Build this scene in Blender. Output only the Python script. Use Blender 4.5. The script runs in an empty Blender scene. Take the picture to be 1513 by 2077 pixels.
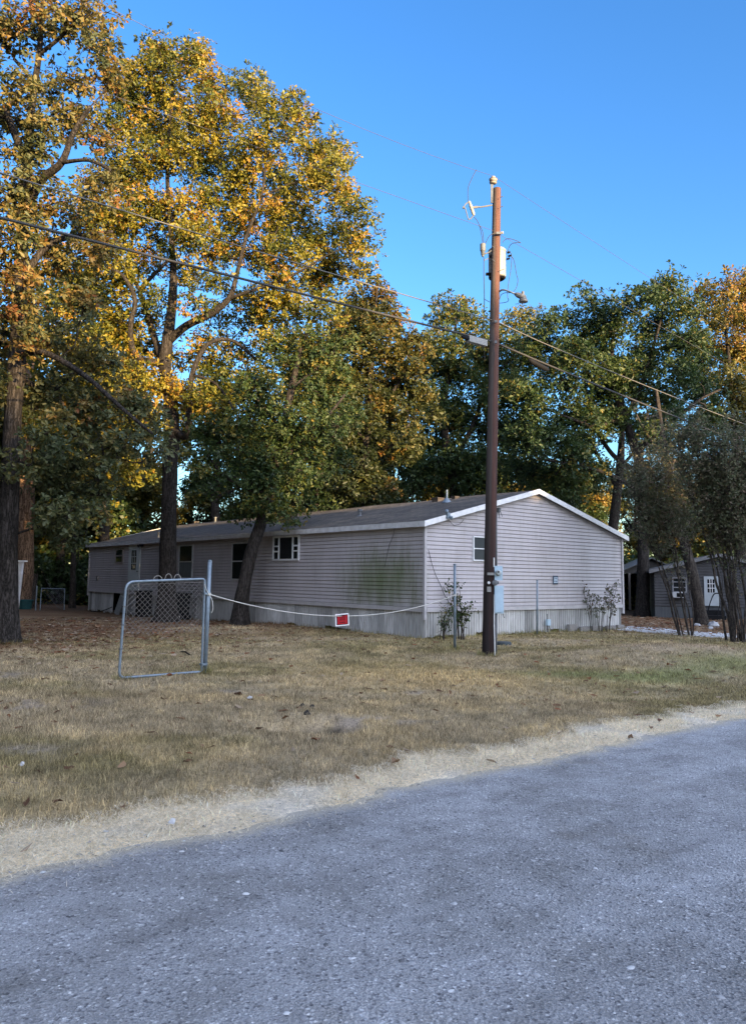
import bpy, math, random
import numpy as np
from mathutils import Vector, Matrix

R_ = math.radians
rnd = random.Random(7)
scene = bpy.context.scene
col = scene.collection

# ------------------------------------------------------------------ camera, world, sun, exposure
H = 1.55
F, PITCH, ROLL = 1574.0, R_(5.95), R_(0.78)          # focal length in photo pixels
_d = np.array([0, math.cos(PITCH), math.sin(PITCH)])
_r0 = np.array([1.0, 0, 0])
_u0 = np.array([0, -math.sin(PITCH), math.cos(PITCH)])
CR = math.cos(ROLL) * _r0 + math.sin(ROLL) * _u0
CU = -math.sin(ROLL) * _r0 + math.cos(ROLL) * _u0
EYE = np.array([0, 0, H])
cd = bpy.data.cameras.new('camera')
cam = bpy.data.objects.new('camera', cd)
col.objects.link(cam)
cd.sensor_fit = 'VERTICAL'
cd.sensor_height = 36.0
cd.lens = F / 2077.0 * 36.0
cd.shift_y = -30.0 / 2077.0
cd.clip_start, cd.clip_end = 0.05, 2000
M = Matrix.Identity(4)
for i in range(3):
    M[i][0], M[i][1], M[i][2], M[i][3] = CR[i], CU[i], -_d[i], EYE[i]
cam.matrix_world = M
scene.camera = cam

SUN_AZ = np.array([0.62, -0.785]); SUN_AZ /= np.linalg.norm(SUN_AZ)
SUN_EL = R_(6.5)
S = np.array([SUN_AZ[0] * math.cos(SUN_EL), SUN_AZ[1] * math.cos(SUN_EL), math.sin(SUN_EL)])
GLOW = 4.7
world = bpy.data.worlds.new('World')
scene.world = world
world.use_nodes = True
wn, wl_ = world.node_tree.nodes, world.node_tree.links
wn.clear()
sky = wn.new('ShaderNodeTexSky')
sky.sky_type = 'NISHITA'
sky.sun_disc = False
sky.sun_elevation = SUN_EL
sky.sun_rotation = math.atan2(S[0], S[1])
sky.air_density, sky.dust_density, sky.ozone_density = 1.0, 0.8, 3.0
hsv = wn.new('ShaderNodeHueSaturation')
hsv.inputs['Saturation'].default_value = 1.16
hsv.inputs['Hue'].default_value = 0.510
bg = wn.new('ShaderNodeBackground')
bg.inputs['Strength'].default_value = 0.15
wo = wn.new('ShaderNodeOutputWorld')
# broad glow added to the sky round the low sun, to brighten the shade
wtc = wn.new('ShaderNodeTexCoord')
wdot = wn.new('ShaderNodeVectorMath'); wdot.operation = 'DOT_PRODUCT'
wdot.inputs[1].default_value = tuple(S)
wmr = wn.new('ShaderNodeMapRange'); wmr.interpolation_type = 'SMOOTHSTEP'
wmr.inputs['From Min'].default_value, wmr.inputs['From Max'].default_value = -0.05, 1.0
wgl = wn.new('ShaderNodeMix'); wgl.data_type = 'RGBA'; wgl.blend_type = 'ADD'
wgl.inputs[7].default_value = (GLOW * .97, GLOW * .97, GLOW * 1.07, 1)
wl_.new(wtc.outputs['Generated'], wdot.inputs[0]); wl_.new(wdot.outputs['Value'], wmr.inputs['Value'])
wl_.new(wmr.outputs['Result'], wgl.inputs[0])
wl_.new(sky.outputs['Color'], hsv.inputs['Color'])
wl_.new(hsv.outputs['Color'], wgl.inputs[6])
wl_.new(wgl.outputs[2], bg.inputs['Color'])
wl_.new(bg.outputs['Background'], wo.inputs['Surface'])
sd = bpy.data.lights.new('sun', 'SUN')
sd.energy = 4.9
sd.color = (1.0, 0.70, 0.36)
sd.angle = R_(0.5)
sun = bpy.data.objects.new('sun', sd)
sun.rotation_mode = 'QUATERNION'
sun.rotation_quaternion = Vector(S).to_track_quat('Z', 'Y')
sun.location = (30, -30, 40)
col.objects.link(sun)
vs = scene.view_settings
vs.view_transform, vs.look, vs.gamma, vs.use_curve_mapping = 'Standard', 'None', 1.0, False
vs.exposure = 2.0
cy = scene.cycles
cy.use_denoising = True
cy.max_bounces = 6
cy.diffuse_bounces = 4
cy.transparent_max_bounces = 6

# ------------------------------------------------------------------ helpers
def ray(px, py):
    return _d * F + CR * (px - 756.5) + CU * (1008.5 - py)
def P(px, py, Y):                                       # the point at distance Y in front of the eye seen at a photo position
    r = ray(px, py)
    return EYE + r * (Y / r[1])
def on_plane(px, py, p0, d2):                           # upright plane through p0 along d2 -> (distance along, height)
    r = ray(px, py)
    n = np.array([-d2[1], d2[0]])
    k = (np.array(p0[:2]) @ n) / (r[:2] @ n)
    q = EYE + r * k
    return float((q[:2] - np.array(p0[:2])) @ d2), float(q[2])

TH = R_(39.28)
G = np.array([math.cos(TH), math.sin(TH)])              # along the road and the gable
L = np.array([-math.sin(TH), math.cos(TH)])             # away from the road

def _hash(ix, iy, seed):
    n = (ix * 374761393 + iy * 668265263 + seed * 1442695041) & 0x7fffffff
    n = ((n ^ (n >> 13)) * 1274126177) & 0x7fffffff
    return ((n ^ (n >> 16)) & 0xffff) / 65535.0
def vnoise(x, y, seed=0):
    x = np.asarray(x, float); y = np.asarray(y, float)
    ix, iy = np.floor(x).astype(np.int64), np.floor(y).astype(np.int64)
    fx, fy = x - ix, y - iy
    fx, fy = fx * fx * (3 - 2 * fx), fy * fy * (3 - 2 * fy)
    a, b = _hash(ix, iy, seed), _hash(ix + 1, iy, seed)
    c, d = _hash(ix, iy + 1, seed), _hash(ix + 1, iy + 1, seed)
    return (a * (1 - fx) + b * fx) * (1 - fy) + (c * (1 - fx) + d * fx) * fy
def fbm(x, y, seed=0, o=4):
    t, a, s = 0, 0.5, 0
    for i in range(o):
        t = t + a * vnoise(np.asarray(x) * 2 ** i, np.asarray(y) * 2 ** i, seed + i)
        s += a; a *= 0.5
    return t / s
def sstep(a, b, x):
    t = np.clip((np.asarray(x, float) - a) / (b - a), 0, 1)
    return t * t * (3 - 2 * t)
HOLE = (-0.64, 8.3)
def gh(x, y):                                           # height of the ground
    x = np.asarray(x, float); y = np.asarray(y, float)
    s = x * L[0] + y * L[1]
    a = x * G[0] + y * G[1]
    off = sstep(4.7, 6.0, s)
    z = off * 0.10 * (fbm(x * 0.35, y * 0.35, 11, 3) - 0.5)
    z += off * 0.02 * (fbm(x * 2.3, y * 2.3, 21, 3) - 0.5)
    z += -0.16 * np.exp(-((s - 6.6) / 1.1) ** 2) * sstep(7, 11, a)
    z += 0.22 * np.exp(-(((x - 6.9) / 2.6) ** 2 + ((y - 16.6) / 1.7) ** 2))
    z += -0.26 * sstep(22, 38, y) * sstep(6, -8, x) - 0.06 * sstep(20, 27, y) * sstep(4, 9, x)
    z += -0.24 * np.exp(-(((x - HOLE[0]) / 0.42) ** 2 + ((y - HOLE[1]) / 0.25) ** 2))
    z += 0.05 * np.exp(-(((x - HOLE[0] - .1) / 0.8) ** 2 + ((y - HOLE[1] - .55) / 0.35) ** 2))
    return z
def ghf(x, y):
    return float(gh(x, y))
def gnd(px, py):
    r = ray(px, py); z = 0.0
    for _ in range(8):
        q = EYE + r * ((z - H) / r[2]); z = ghf(q[0], q[1])
    return np.array([q[0], q[1], z])

class MB:
    def __init__(s):
        s.v = []; s.f = []; s.t = []
    def add(s, vs_, fs, tint=None):
        o = len(s.v)
        s.v += [tuple(map(float, p)) for p in vs_]
        s.f += [tuple(i + o for i in f) for f in fs]
        if tint is not None:
            s.t += [tint] * len(fs)
        return s
    def box(s, c, size, rot=None, tint=None, taper=1.0):
        hx, hy, hz = [k / 2 for k in size]
        vv = []
        for z in (-1, 1):
            k = taper if z > 0 else 1.0
            for x, y in ((-1, -1), (1, -1), (1, 1), (-1, 1)):
                p = np.array([x * hx * k, y * hy * k, z * hz])
                if rot is not None:
                    p = rot @ p
                vv.append(p + np.array(c))
        return s.add(vv, [(3, 2, 1, 0), (4, 5, 6, 7), (0, 1, 5, 4), (1, 2, 6, 5), (2, 3, 7, 6), (3, 0, 4, 7)], tint)
    def tube(s, path, rad, n=8, cap=True, tint=None, wob=0, seed=0):
        path = [np.array(p, float) for p in path]
        if not hasattr(rad, '__len__'):
            rad = [rad] * len(path)
        vv, ff = [], []
        ref = None
        for i, p in enumerate(path):
            t = path[min(i + 1, len(path) - 1)] - path[max(i - 1, 0)]
            t = t / (np.linalg.norm(t) + 1e-9)
            if ref is None:
                ref = np.array([0, 0, 1.0]) if abs(t[2]) < 0.8 else np.array([1.0, 0, 0])
            b = np.cross(t, ref); b /= np.linalg.norm(b) + 1e-9
            ref = np.cross(b, t)
            for k in range(n):
                a = 2 * math.pi * k / n
                rr = rad[i]
                if wob:
                    rr *= 1 + wob * (float(fbm(math.cos(a) * 2.2 + seed + 5, math.sin(a) * 2.2 + i * 0.45, seed, 3)) - 0.5)
                vv.append(p + rr * (math.cos(a) * b + math.sin(a) * ref))
        m = len(path)
        for i in range(m - 1):
            for k in range(n):
                k2 = (k + 1) % n
                ff.append((i * n + k, i * n + k2, (i + 1) * n + k2, (i + 1) * n + k))
        if cap:
            ff.append(tuple(range(n - 1, -1, -1)))
            ff.append(tuple((m - 1) * n + k for k in range(n)))
        return s.add(vv, ff, tint)
    def lathe(s, base, prof, n=16, axis=None, tint=None):   # prof: (radius, height)
        base = np.array(base, float)
        ax = np.array([0, 0, 1.0]) if axis is None else np.array(axis, float) / np.linalg.norm(axis)
        rf = np.array([1.0, 0, 0]) if abs(ax[0]) < 0.8 else np.array([0, 1.0, 0])
        b = np.cross(ax, rf); b /= np.linalg.norm(b); c = np.cross(ax, b)
        vv, ff = [], []
        for r, h in prof:
            for k in range(n):
                a = 2 * math.pi * k / n
                vv.append(base + ax * h + r * (math.cos(a) * b + math.sin(a) * c))
        for i in range(len(prof) - 1):
            for k in range(n):
                k2 = (k + 1) % n
                ff.append((i * n + k, (i + 1) * n + k, (i + 1) * n + k2, i * n + k2))
        ff.append(tuple(range(n))); ff.append(tuple((len(prof) - 1) * n + k for k in range(n - 1, -1, -1)))
        return s.add(vv, ff, tint)
    def build(s, name, mat, parent=None, smooth=False, origin=None):
        me = bpy.data.meshes.new(name)
        v = np.array(s.v, float).reshape(-1, 3)
        if origin is not None:
            v = v - np.array(origin, float)
        me.from_pydata(v.tolist(), [], s.f)
        if s.t:
            at = me.attributes.new('tint', 'FLOAT', 'FACE')
            at.data.foreach_set('value', np.array(s.t, np.float32))
        if smooth:
            me.polygons.foreach_set('use_smooth', np.ones(len(me.polygons), bool))
        me.materials.append(mat)
        me.update()
        ob = bpy.data.objects.new(name, me)
        col.objects.link(ob)
        if parent is not None:
            ob.parent = parent
        return ob

def bulk(name, verts, quads, mat, parent=None, tint=None, colr=None, n=4, smooth=False):
    """One mesh from big arrays: verts (N,3), faces (M,n)."""
    me = bpy.data.meshes.new(name)
    verts = np.ascontiguousarray(verts, np.float32); quads = np.ascontiguousarray(quads, np.int32)
    me.vertices.add(len(verts)); me.vertices.foreach_set('co', verts.ravel())
    me.loops.add(quads.size); me.loops.foreach_set('vertex_index', quads.ravel())
    me.polygons.add(len(quads))
    me.polygons.foreach_set('loop_start', np.arange(0, quads.size, n, dtype=np.int32))
    me.polygons.foreach_set('loop_total', np.full(len(quads), n, np.int32))
    if smooth:
        me.polygons.foreach_set('use_smooth', np.ones(len(quads), bool))
    if tint is not None:
        at = me.attributes.new('tint', 'FLOAT', 'FACE')
        at.data.foreach_set('value', np.ascontiguousarray(tint, np.float32))
    if colr is not None:
        dom = 'POINT' if len(colr) == len(verts) else 'FACE'
        at = me.attributes.new('dye', 'FLOAT_COLOR', dom)
        c4 = np.ones((len(colr), 4), np.float32); c4[:, :3] = colr
        at.data.foreach_set('color', c4.ravel())
    me.materials.append(mat)
    me.update(calc_edges=True)
    ob = bpy.data.objects.new(name, me)
    col.objects.link(ob)
    if parent is not None:
        ob.parent = parent
    return ob

def tag(o, label=None, cat=None, group=None, kind=None):
    if label: o['label'] = label
    if cat: o['category'] = cat
    if group: o['group'] = group
    if kind: o['kind'] = kind
    return o
def thing(name, label, cat, loc=(0, 0, 0), rz=0.0, group=None):
    o = bpy.data.objects.new(name, None)
    o.location = tuple(map(float, loc)); o.rotation_euler = (0, 0, rz)
    o.empty_display_size = 0.2
    col.objects.link(o)
    return tag(o, label, cat, group)
def dup(root, loc, rz=0.0, sc=(1, 1, 1), label=None, group=None):
    r = root.copy(); col.objects.link(r)
    r.location = tuple(map(float, loc)); r.rotation_euler = (0, 0, rz); r.scale = sc
    if label: r['label'] = label
    if group: r['group'] = group
    for ch in list(root.children):
        c = ch.copy(); col.objects.link(c); c.parent = r
        for g2 in list(ch.children):
            d2 = g2.copy(); col.objects.link(d2); d2.parent = c
    return r

# ------------------------------------------------------------------ materials
def new_mat(name):
    m = bpy.data.materials.new(name); m.use_nodes = True
    nt = m.node_tree
    b = nt.nodes['Principled BSDF']
    return m, nt, b
def N(nt, typ, **kw):
    n = nt.nodes.new('ShaderNode' + typ)
    for k, v in kw.items():
        if k in n.inputs: n.inputs[k].default_value = v
        else: setattr(n, k, v)
    return n
def ramp(nt, stops, fac):
    r = nt.nodes.new('ShaderNodeValToRGB')
    e = r.color_ramp.elements
    while len(e) < len(stops): e.new(0.5)
    for i, (p, c) in enumerate(stops):
        e[i].position = p; e[i].color = (c[0], c[1], c[2], 1)
    nt.links.new(fac, r.inputs['Fac'])
    return r.outputs['Color']
def mat(name, c1, c2=None, rough=0.7, scale=6.0, stretch=(1, 1, 1), bump=0.0, bscale=None, metal=0.0, detail=6.0, spec=0.3):
    m, nt, b = new_mat(name)
    b.inputs['Roughness'].default_value = rough
    b.inputs['Metallic'].default_value = metal
    b.inputs['Specular IOR Level'].default_value = spec
    c2 = c2 or tuple(k * 0.75 for k in c1)
    tc = N(nt, 'TexCoord'); mp = N(nt, 'Mapping'); mp.inputs['Scale'].default_value = stretch
    nt.links.new(tc.outputs['Object'], mp.inputs['Vector'])
    nz = N(nt, 'TexNoise', Scale=scale, Detail=detail, Roughness=0.6)
    nt.links.new(mp.outputs['Vector'], nz.inputs['Vector'])
    nt.links.new(ramp(nt, [(0.3, c2), (0.7, c1)], nz.outputs['Fac']), b.inputs['Base Color'])
    if bump:
        nb = N(nt, 'TexNoise', Scale=bscale or scale * 4, Detail=5.0)
        nt.links.new(mp.outputs['Vector'], nb.inputs['Vector'])
        bp = N(nt, 'Bump', Strength=bump, Distance=0.02)
        nt.links.new(nb.outputs['Fac'], bp.inputs['Height'])
        nt.links.new(bp.outputs['Normal'], b.inputs['Normal'])
    return m
def leaf_mat(name, stops, transl=0.35):
    m, nt, b = new_mat(name)
    at = N(nt, 'Attribute', attribute_name='tint')
    c = ramp(nt, stops, at.outputs['Fac'])
    nt.links.new(c, b.inputs['Base Color'])
    b.inputs['Roughness'].default_value = 0.5
    b.inputs['Specular IOR Level'].default_value = 0.35
    tr = N(nt, 'BsdfTranslucent')
    nt.links.new(c, tr.inputs['Color'])
    mx = N(nt, 'MixShader'); mx.inputs[0].default_value = transl
    nt.links.new(b.outputs[0], mx.inputs[1]); nt.links.new(tr.outputs[0], mx.inputs[2])
    nt.links.new(mx.outputs[0], nt.nodes['Material Output'].inputs['Surface'])
    return m
def tint_mat(name, stops, rough=0.6, bump=0.0, scale=20):
    m, nt, b = new_mat(name)
    at = N(nt, 'Attribute', attribute_name='tint')
    c = ramp(nt, stops, at.outputs['Fac'])
    tc = N(nt, 'TexCoord'); nz = N(nt, 'TexNoise', Scale=scale, Detail=6.0)
    mp = N(nt, 'Mapping'); mp.inputs['Scale'].default_value = (1, 1, 0.25)
    nt.links.new(tc.outputs['Object'], mp.inputs['Vector']); nt.links.new(mp.outputs['Vector'], nz.inputs['Vector'])
    mx = N(nt, 'Mix', data_type='RGBA', blend_type='MULTIPLY'); mx.inputs[0].default_value = 0.7
    nt.links.new(c, mx.inputs[6])
    nt.links.new(ramp(nt, [(0.3, (.55, .55, .53)), (0.6, (1, 1, 1))], nz.outputs['Fac']), mx.inputs[7])
    nt.links.new(mx.outputs[2], b.inputs['Base Color'])
    b.inputs['Roughness'].default_value = rough
    return m

def bark_mat(name, dark, light, sc=9.0):
    m, nt, b = new_mat(name)
    tc = N(nt, 'TexCoord'); mp = N(nt, 'Mapping'); mp.inputs['Scale'].default_value = (1, 1, 0.22)
    nt.links.new(tc.outputs['Object'], mp.inputs['Vector'])
    mp.inputs['Scale'].default_value = (1, 1, .13)
    vo = N(nt, 'TexNoise', Scale=sc * 1.5, Detail=4.0, Roughness=.55, Distortion=.6)
    nt.links.new(mp.outputs['Vector'], vo.inputs['Vector'])
    rg1 = N(nt, 'Math', operation='SUBTRACT'); rg1.inputs[1].default_value = .5; nt.links.new(vo.outputs['Fac'], rg1.inputs[0])
    rg2 = N(nt, 'Math', operation='ABSOLUTE'); nt.links.new(rg1.outputs[0], rg2.inputs[0])
    n2 = N(nt, 'TexNoise', Scale=14.0, Detail=8.0)
    nt.links.new(tc.outputs['Object'], n2.inputs['Vector'])
    ml = N(nt, 'Math', operation='MULTIPLY')
    r1 = ramp(nt, [(0.0, (.2,) * 3), (0.09, (1,) * 3)], rg2.outputs[0])
    nt.links.new(r1, ml.inputs[0]); nt.links.new(n2.outputs['Fac'], ml.inputs[1])
    nt.links.new(ramp(nt, [(0.05, dark), (0.35, tuple((a + c) / 2 for a, c in zip(dark, light))), (0.65, light)], ml.outputs[0]), b.inputs['Base Color'])
    bp = N(nt, 'Bump', Strength=0.9, Distance=0.04)
    nt.links.new(ml.outputs[0], bp.inputs['Height']); nt.links.new(bp.outputs['Normal'], b.inputs['Normal'])
    b.inputs['Roughness'].default_value = 0.9
    b.inputs['Specular IOR Level'].default_value = 0.1
    return m

BARK = bark_mat('oak_bark', (.010, .009, .008), (.062, .054, .049), 13.0)
BARK_RED = bark_mat('pine_bark', (.04, .024, .016), (.30, .19, .12), 7.0)
BARK_PALE = bark_mat('smooth_bark', (.02, .017, .015), (.095, .08, .068), 14.0)
LEAF_GOLD = leaf_mat('oak_leaf_turning', [(0.0, (.025, .042, .010)), (0.3, (.082, .098, .015)), (0.62, (.205, .182, .022)), (0.85, (.30, .225, .026)), (1.0, (.29, .15, .026))])
LEAF_BROWN = leaf_mat('oak_leaf_russet', [(0.0, (.048, .066, .030)), (0.35, (.088, .098, .036)), (0.65, (.155, .125, .034)), (0.9, (.22, .13, .035)), (1.0, (.21, .085, .03))])
LEAF_GREEN = leaf_mat('oak_leaf_green', [(0.0, (.016, .032, .012)), (0.5, (.038, .068, .020)), (0.85, (.085, .105, .024)), (1.0, (.20, .15, .03))])
LEAF_RUST = leaf_mat('maple_leaf_rust', [(0.0, (.022, .032, .010)), (0.3, (.058, .066, .016)), (0.6, (.115, .095, .018)), (0.85, (.19, .100, .02)), (1.0, (.22, .085, .02))])
LEAF_ORANGE = leaf_mat('oak_leaf_orange', [(0.0, (.04, .05, .014)), (0.45, (.105, .10, .02)), (0.75, (.20, .145, .024)), (1.0, (.23, .115, .026))])
LEAF_FAR = leaf_mat('wood_leaf', [(0.0, (.024, .036, .012)), (0.45, (.075, .085, .018)), (0.75, (.19, .145, .024)), (1.0, (.27, .16, .03))])
LEAF_MYRTLE = leaf_mat('myrtle_leaf', [(0.0, (.06, .085, .04)), (0.5, (.125, .13, .07)), (0.8, (.15, .12, .08)), (1.0, (.17, .11, .08))])

GALV = mat('galvanised_steel', (.215, .27, .315), (.15, .19, .225), rough=0.45, scale=14, metal=0.35, spec=0.5)
ROPE = mat('white_rope', (.62, .60, .54), (.45, .44, .40), rough=0.9, scale=60)
BLACK = mat('black_plastic', (.008, .008, .010), (.005, .005, .006), rough=0.75, spec=.15)
DARKGAP = mat('dark_interior', (.006, .006, .007), rough=0.9)
WHITE = mat('white_paint', (.76, .76, .76), (.60, .60, .59), rough=0.55, scale=9)
TRIMW = mat('weathered_white_trim', (.66, .66, .67), (.45, .44, .43), rough=0.6, scale=5, stretch=(1, 1, 1))
WIREM = mat('weathered_aluminium_wire', (.10, .098, .10), (.07, .068, .07), rough=0.55, metal=0.4, scale=30)
CABLEM = mat('black_cable_jacket', (.045, .043, .042), (.03, .03, .03), rough=0.6, scale=30)
BOXBLUE = mat('pale_grey_enamel', (.42, .55, .64), (.36, .48, .57), rough=0.45, scale=8)
GREY = mat('grey_metal', (.13, .14, .15), (.09, .095, .10), rough=0.5, scale=12)
PALEGREY = mat('pale_grey_tank', (.27, .265, .25), (.20, .20, .19), rough=0.5, scale=10)
CERAM = mat('glazed_ceramic', (.36, .33, .28), (.24, .21, .18), rough=0.25, scale=8)
BROWNC = mat('brown_porcelain', (.10, .055, .035), (.07, .04, .03), rough=0.25)
GLASSD, _nt, _b = new_mat('dark_window_glass')
_b.inputs['Base Color'].default_value = (.012, .014, .016, 1); _b.inputs['Roughness'].default_value = 0.08
_b.inputs['Specular IOR Level'].default_value = 0.5
CURTAIN = mat('pale_curtain_behind_glass', (.15, .17, .175), (.10, .115, .12), rough=0.25, scale=5, stretch=(1, 5, .3), spec=0.5)

# ------------------------------------------------------------------ ground, road, driveway
def seg_mask(x, y, cx, cy_, rx, ry, soft=0.6, seed=0, amp=0.5):
    d = np.sqrt(((x - cx) / rx) ** 2 + ((y - cy_) / ry) ** 2) + amp * (fbm(x * 1.3, y * 1.3, seed, 4) - 0.5)
    return 1 - sstep(1 - soft, 1 + soft * 0.3, d)
def edge_s(a):                                          # where the gravel ends, across the road
    a = np.asarray(a, float)
    return 4.42 + 0.12 * (fbm(a * 0.55, a * 0 + 3.1, 41, 3) - 0.5) + 0.16 * (fbm(a * 2.6, a * 0 + 1.1, 44, 3) - 0.5) + 0.14 * (fbm(a * 9, a * 0 + 2.1, 47, 3) - 0.5)
def grass_s(a):                                         # where the straw verge ends
    a = np.asarray(a, float)
    return 5.02 + 0.6 * (fbm(a * 0.5, a * 0 + 7.7, 51, 3) - 0.5) + 0.55 * (fbm(a * 2.1, a * 0 + 9.1, 54, 3) - 0.5) + 0.30 * (fbm(a * 7, a * 0 + 4.1, 57, 3) - 0.5)
def lawn(x, y):
    """base colour of the lawn, and how much grass stands on it"""
    x = np.asarray(x, float); y = np.asarray(y, float)
    s = x * L[0] + y * L[1]; a = x * G[0] + y * G[1]
    def mix(c, d, m):
        return c * (1 - m[..., None]) + np.array(d) * m[..., None]
    n1, n2, n3 = fbm(x * .45, y * .45, 1, 4), fbm(x * 1.7, y * 1.7, 2, 4), fbm(x * 6, y * 6, 3, 3)
    c = np.zeros(x.shape + (3,)) + np.array([.235, .202, .148])
    c = mix(c, (.165, .145, .085), sstep(.42, .62, n1))
    c = mix(c, (.30, .25, .165), sstep(.52, .72, n2) * .7)
    c = mix(c, (.13, .115, .085), sstep(.5, .75, fbm(x * 3.1, y * 3.1, 8, 3)) * .5)
    g = np.ones(x.shape)
    gold = seg_mask(x, y, 1.0, 12.6, 2.6, 2.2, .9, 5)
    c = mix(c, (.33, .262, .155), gold * .75)
    # the greener line of the ditch
    sd_ = 7.4 + 1.5 * sstep(12.5, 10.0, a)
    ditch = np.exp(-((s - sd_) / .45) ** 2) * sstep(9.8, 11.2, a) * (0.4 + 0.9 * n2)
    c = mix(c, (.125, .155, .07), np.clip(ditch, 0, 1) * .7)
    c = mix(c, (.135, .135, .07), sstep(12.5, 15, a) * sstep(10, 7.5, s) * .6 * sstep(.35, .6, n2))
    mound = seg_mask(x, y, 6.6, 16.9, 2.0, 1.2, .8, 9, .9)
    c = mix(c, (.26, .215, .175), mound * .6); g = g * (1 - .5 * mound)
    # bare patches, left of the lawn
    for bx, by, rx, ry in ((-3.9, 9.4, .8, .5), (-3.0, 7.0, .55, .3), (-1.9, 10.6, .35, .25), (.9, 11.0, .5, .3), (HOLE[0], HOLE[1], .5, .3), (HOLE[0] + .7, HOLE[1] + .35, .6, .2), (-5.8, 12, .9, .5)):
        m = seg_mask(x, y, bx, by, rx, ry, .7, 13, .9) * sstep(.38, .58, fbm(x * 5, y * 5, 14, 3))
        c = mix(c, (.19, .17, .16), m * .8); g = g * (1 - .85 * m)
    for bx, by, rx, ry in ((HOLE[0] - .02, HOLE[1] + .05, .24, .14), (HOLE[0] + .22, HOLE[1] + .14, .16, .08), (HOLE[0] - .26, HOLE[1] - .05, .2, .07)):  # dark soil and the hole's shade, painted into the ground colour
        m = seg_mask(x, y, bx, by, rx, ry, .5, 19, .9)
        c = mix(c, (.022, .02, .018), m); g = g * (1 - m)
    # leaf litter under the trees
    lit = np.clip(sstep(15.5, 22, s) * sstep(1.5, -3.5, x) * sstep(.25, .5, n1 + .25 * (s > 22)), 0, 1)
    lit = np.maximum(lit, sstep(23.5, 26.5, y) * sstep(7.5, 9.0, x))
    lit = np.maximum(lit, seg_mask(x, y, -7.6, 17.2, 2.2, 2.0, .9, 17, .8) * .8)
    c = mix(c, (.115, .070, .045), lit * (.55 + .45 * sstep(.35, .6, n2))); g = g * (1 - .8 * lit)
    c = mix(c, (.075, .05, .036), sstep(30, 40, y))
    # straw verge beside the gravel
    gs = grass_s(a)
    ve = sstep(gs + .12, gs - .12, s)
    ve = np.clip(ve * (.35 + 1.1 * fbm(x * 5, y * 5, 61, 3)) + .25 * ve, 0, 1); c = mix(c, (.42, .375, .30), ve * (.75 + .25 * n3)); g = g * (1 - .93 * ve) * (s > edge_s(a) + .06)
    c = mix(c, (.33, .32, .31), ve * sstep(.60, .72, fbm(x * 2.2, y * 2.2, 77, 3)) * .8)
    c = c * (.82 + .36 * n3)[..., None] * (1.62 + .42 * ve)[..., None] * np.array([1.11, 1.02, .85]) * (.72 + .56 * fbm(x * 3.6, y * 3.6, 87, 4))[..., None] * (.84 + .32 * fbm(x * 11, y * 11, 88, 2))[..., None]
    return c, g

def sheet_axis(lo, hi, c, n, k):
    u = np.linspace(-1, 1, n)
    t = np.sinh(k * u) / math.sinh(k)
    return np.where(t < 0, c + t * (c - lo), c + t * (hi - c))
xs, ys = sheet_axis(-300, 300, 0, 420, 5.0), sheet_axis(-150, 700, 13, 520, 5.4)
XX, YY = np.meshgrid(xs, ys)
ZZ = gh(XX, YY)
vv = np.stack([XX.ravel(), YY.ravel(), ZZ.ravel()], 1)
nx, ny = len(xs), len(ys)
ii = (np.arange(ny - 1)[:, None] * nx + np.arange(nx - 1)[None]).ravel()
qq = np.stack([ii, ii + 1, ii + nx + 1, ii + nx], 1)
cc, _g = lawn(XX.ravel(), YY.ravel())
m, nt, b = new_mat('lawn_soil')
at = N(nt, 'Attribute', attribute_name='dye'); tc = N(nt, 'TexCoord')
nz = N(nt, 'TexNoise', Scale=26.0, Detail=8.0, Roughness=0.75); nt.links.new(tc.outputs['Object'], nz.inputs['Vector'])
n2 = N(nt, 'TexNoise', Scale=110.0, Detail=4.0, Roughness=0.8); nt.links.new(tc.outputs['Object'], n2.inputs['Vector'])
mx = N(nt, 'Mix', data_type='RGBA', blend_type='MULTIPLY'); mx.inputs[0].default_value = 1
nt.links.new(at.outputs['Color'], mx.inputs[6]); nt.links.new(ramp(nt, [(0.3, (.45, .45, .45)), (0.52, (1, 1, 1)), (.75, (1.5, 1.45, 1.35))], nz.outputs['Fac']), mx.inputs[7])
m2 = N(nt, 'Mix', data_type='RGBA', blend_type='MULTIPLY'); m2.inputs[0].default_value = .8
nt.links.new(mx.outputs[2], m2.inputs[6]); nt.links.new(ramp(nt, [(0.35, (.5, .5, .5)), (0.6, (1.2, 1.2, 1.2))], n2.outputs['Fac']), m2.inputs[7])
nt.links.new(m2.outputs[2], b.inputs['Base Color']); b.inputs['Roughness'].default_value = .95; b.inputs['Specular IOR Level'].default_value = .1
bp = N(nt, 'Bump', Strength=.8, Distance=.03); nt.links.new(nz.outputs['Fac'], bp.inputs['Height']); nt.links.new(bp.outputs['Normal'], b.inputs['Normal'])
tag(bulk('ground', vv, qq, m, colr=cc, smooth=True), kind='structure')

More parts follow.
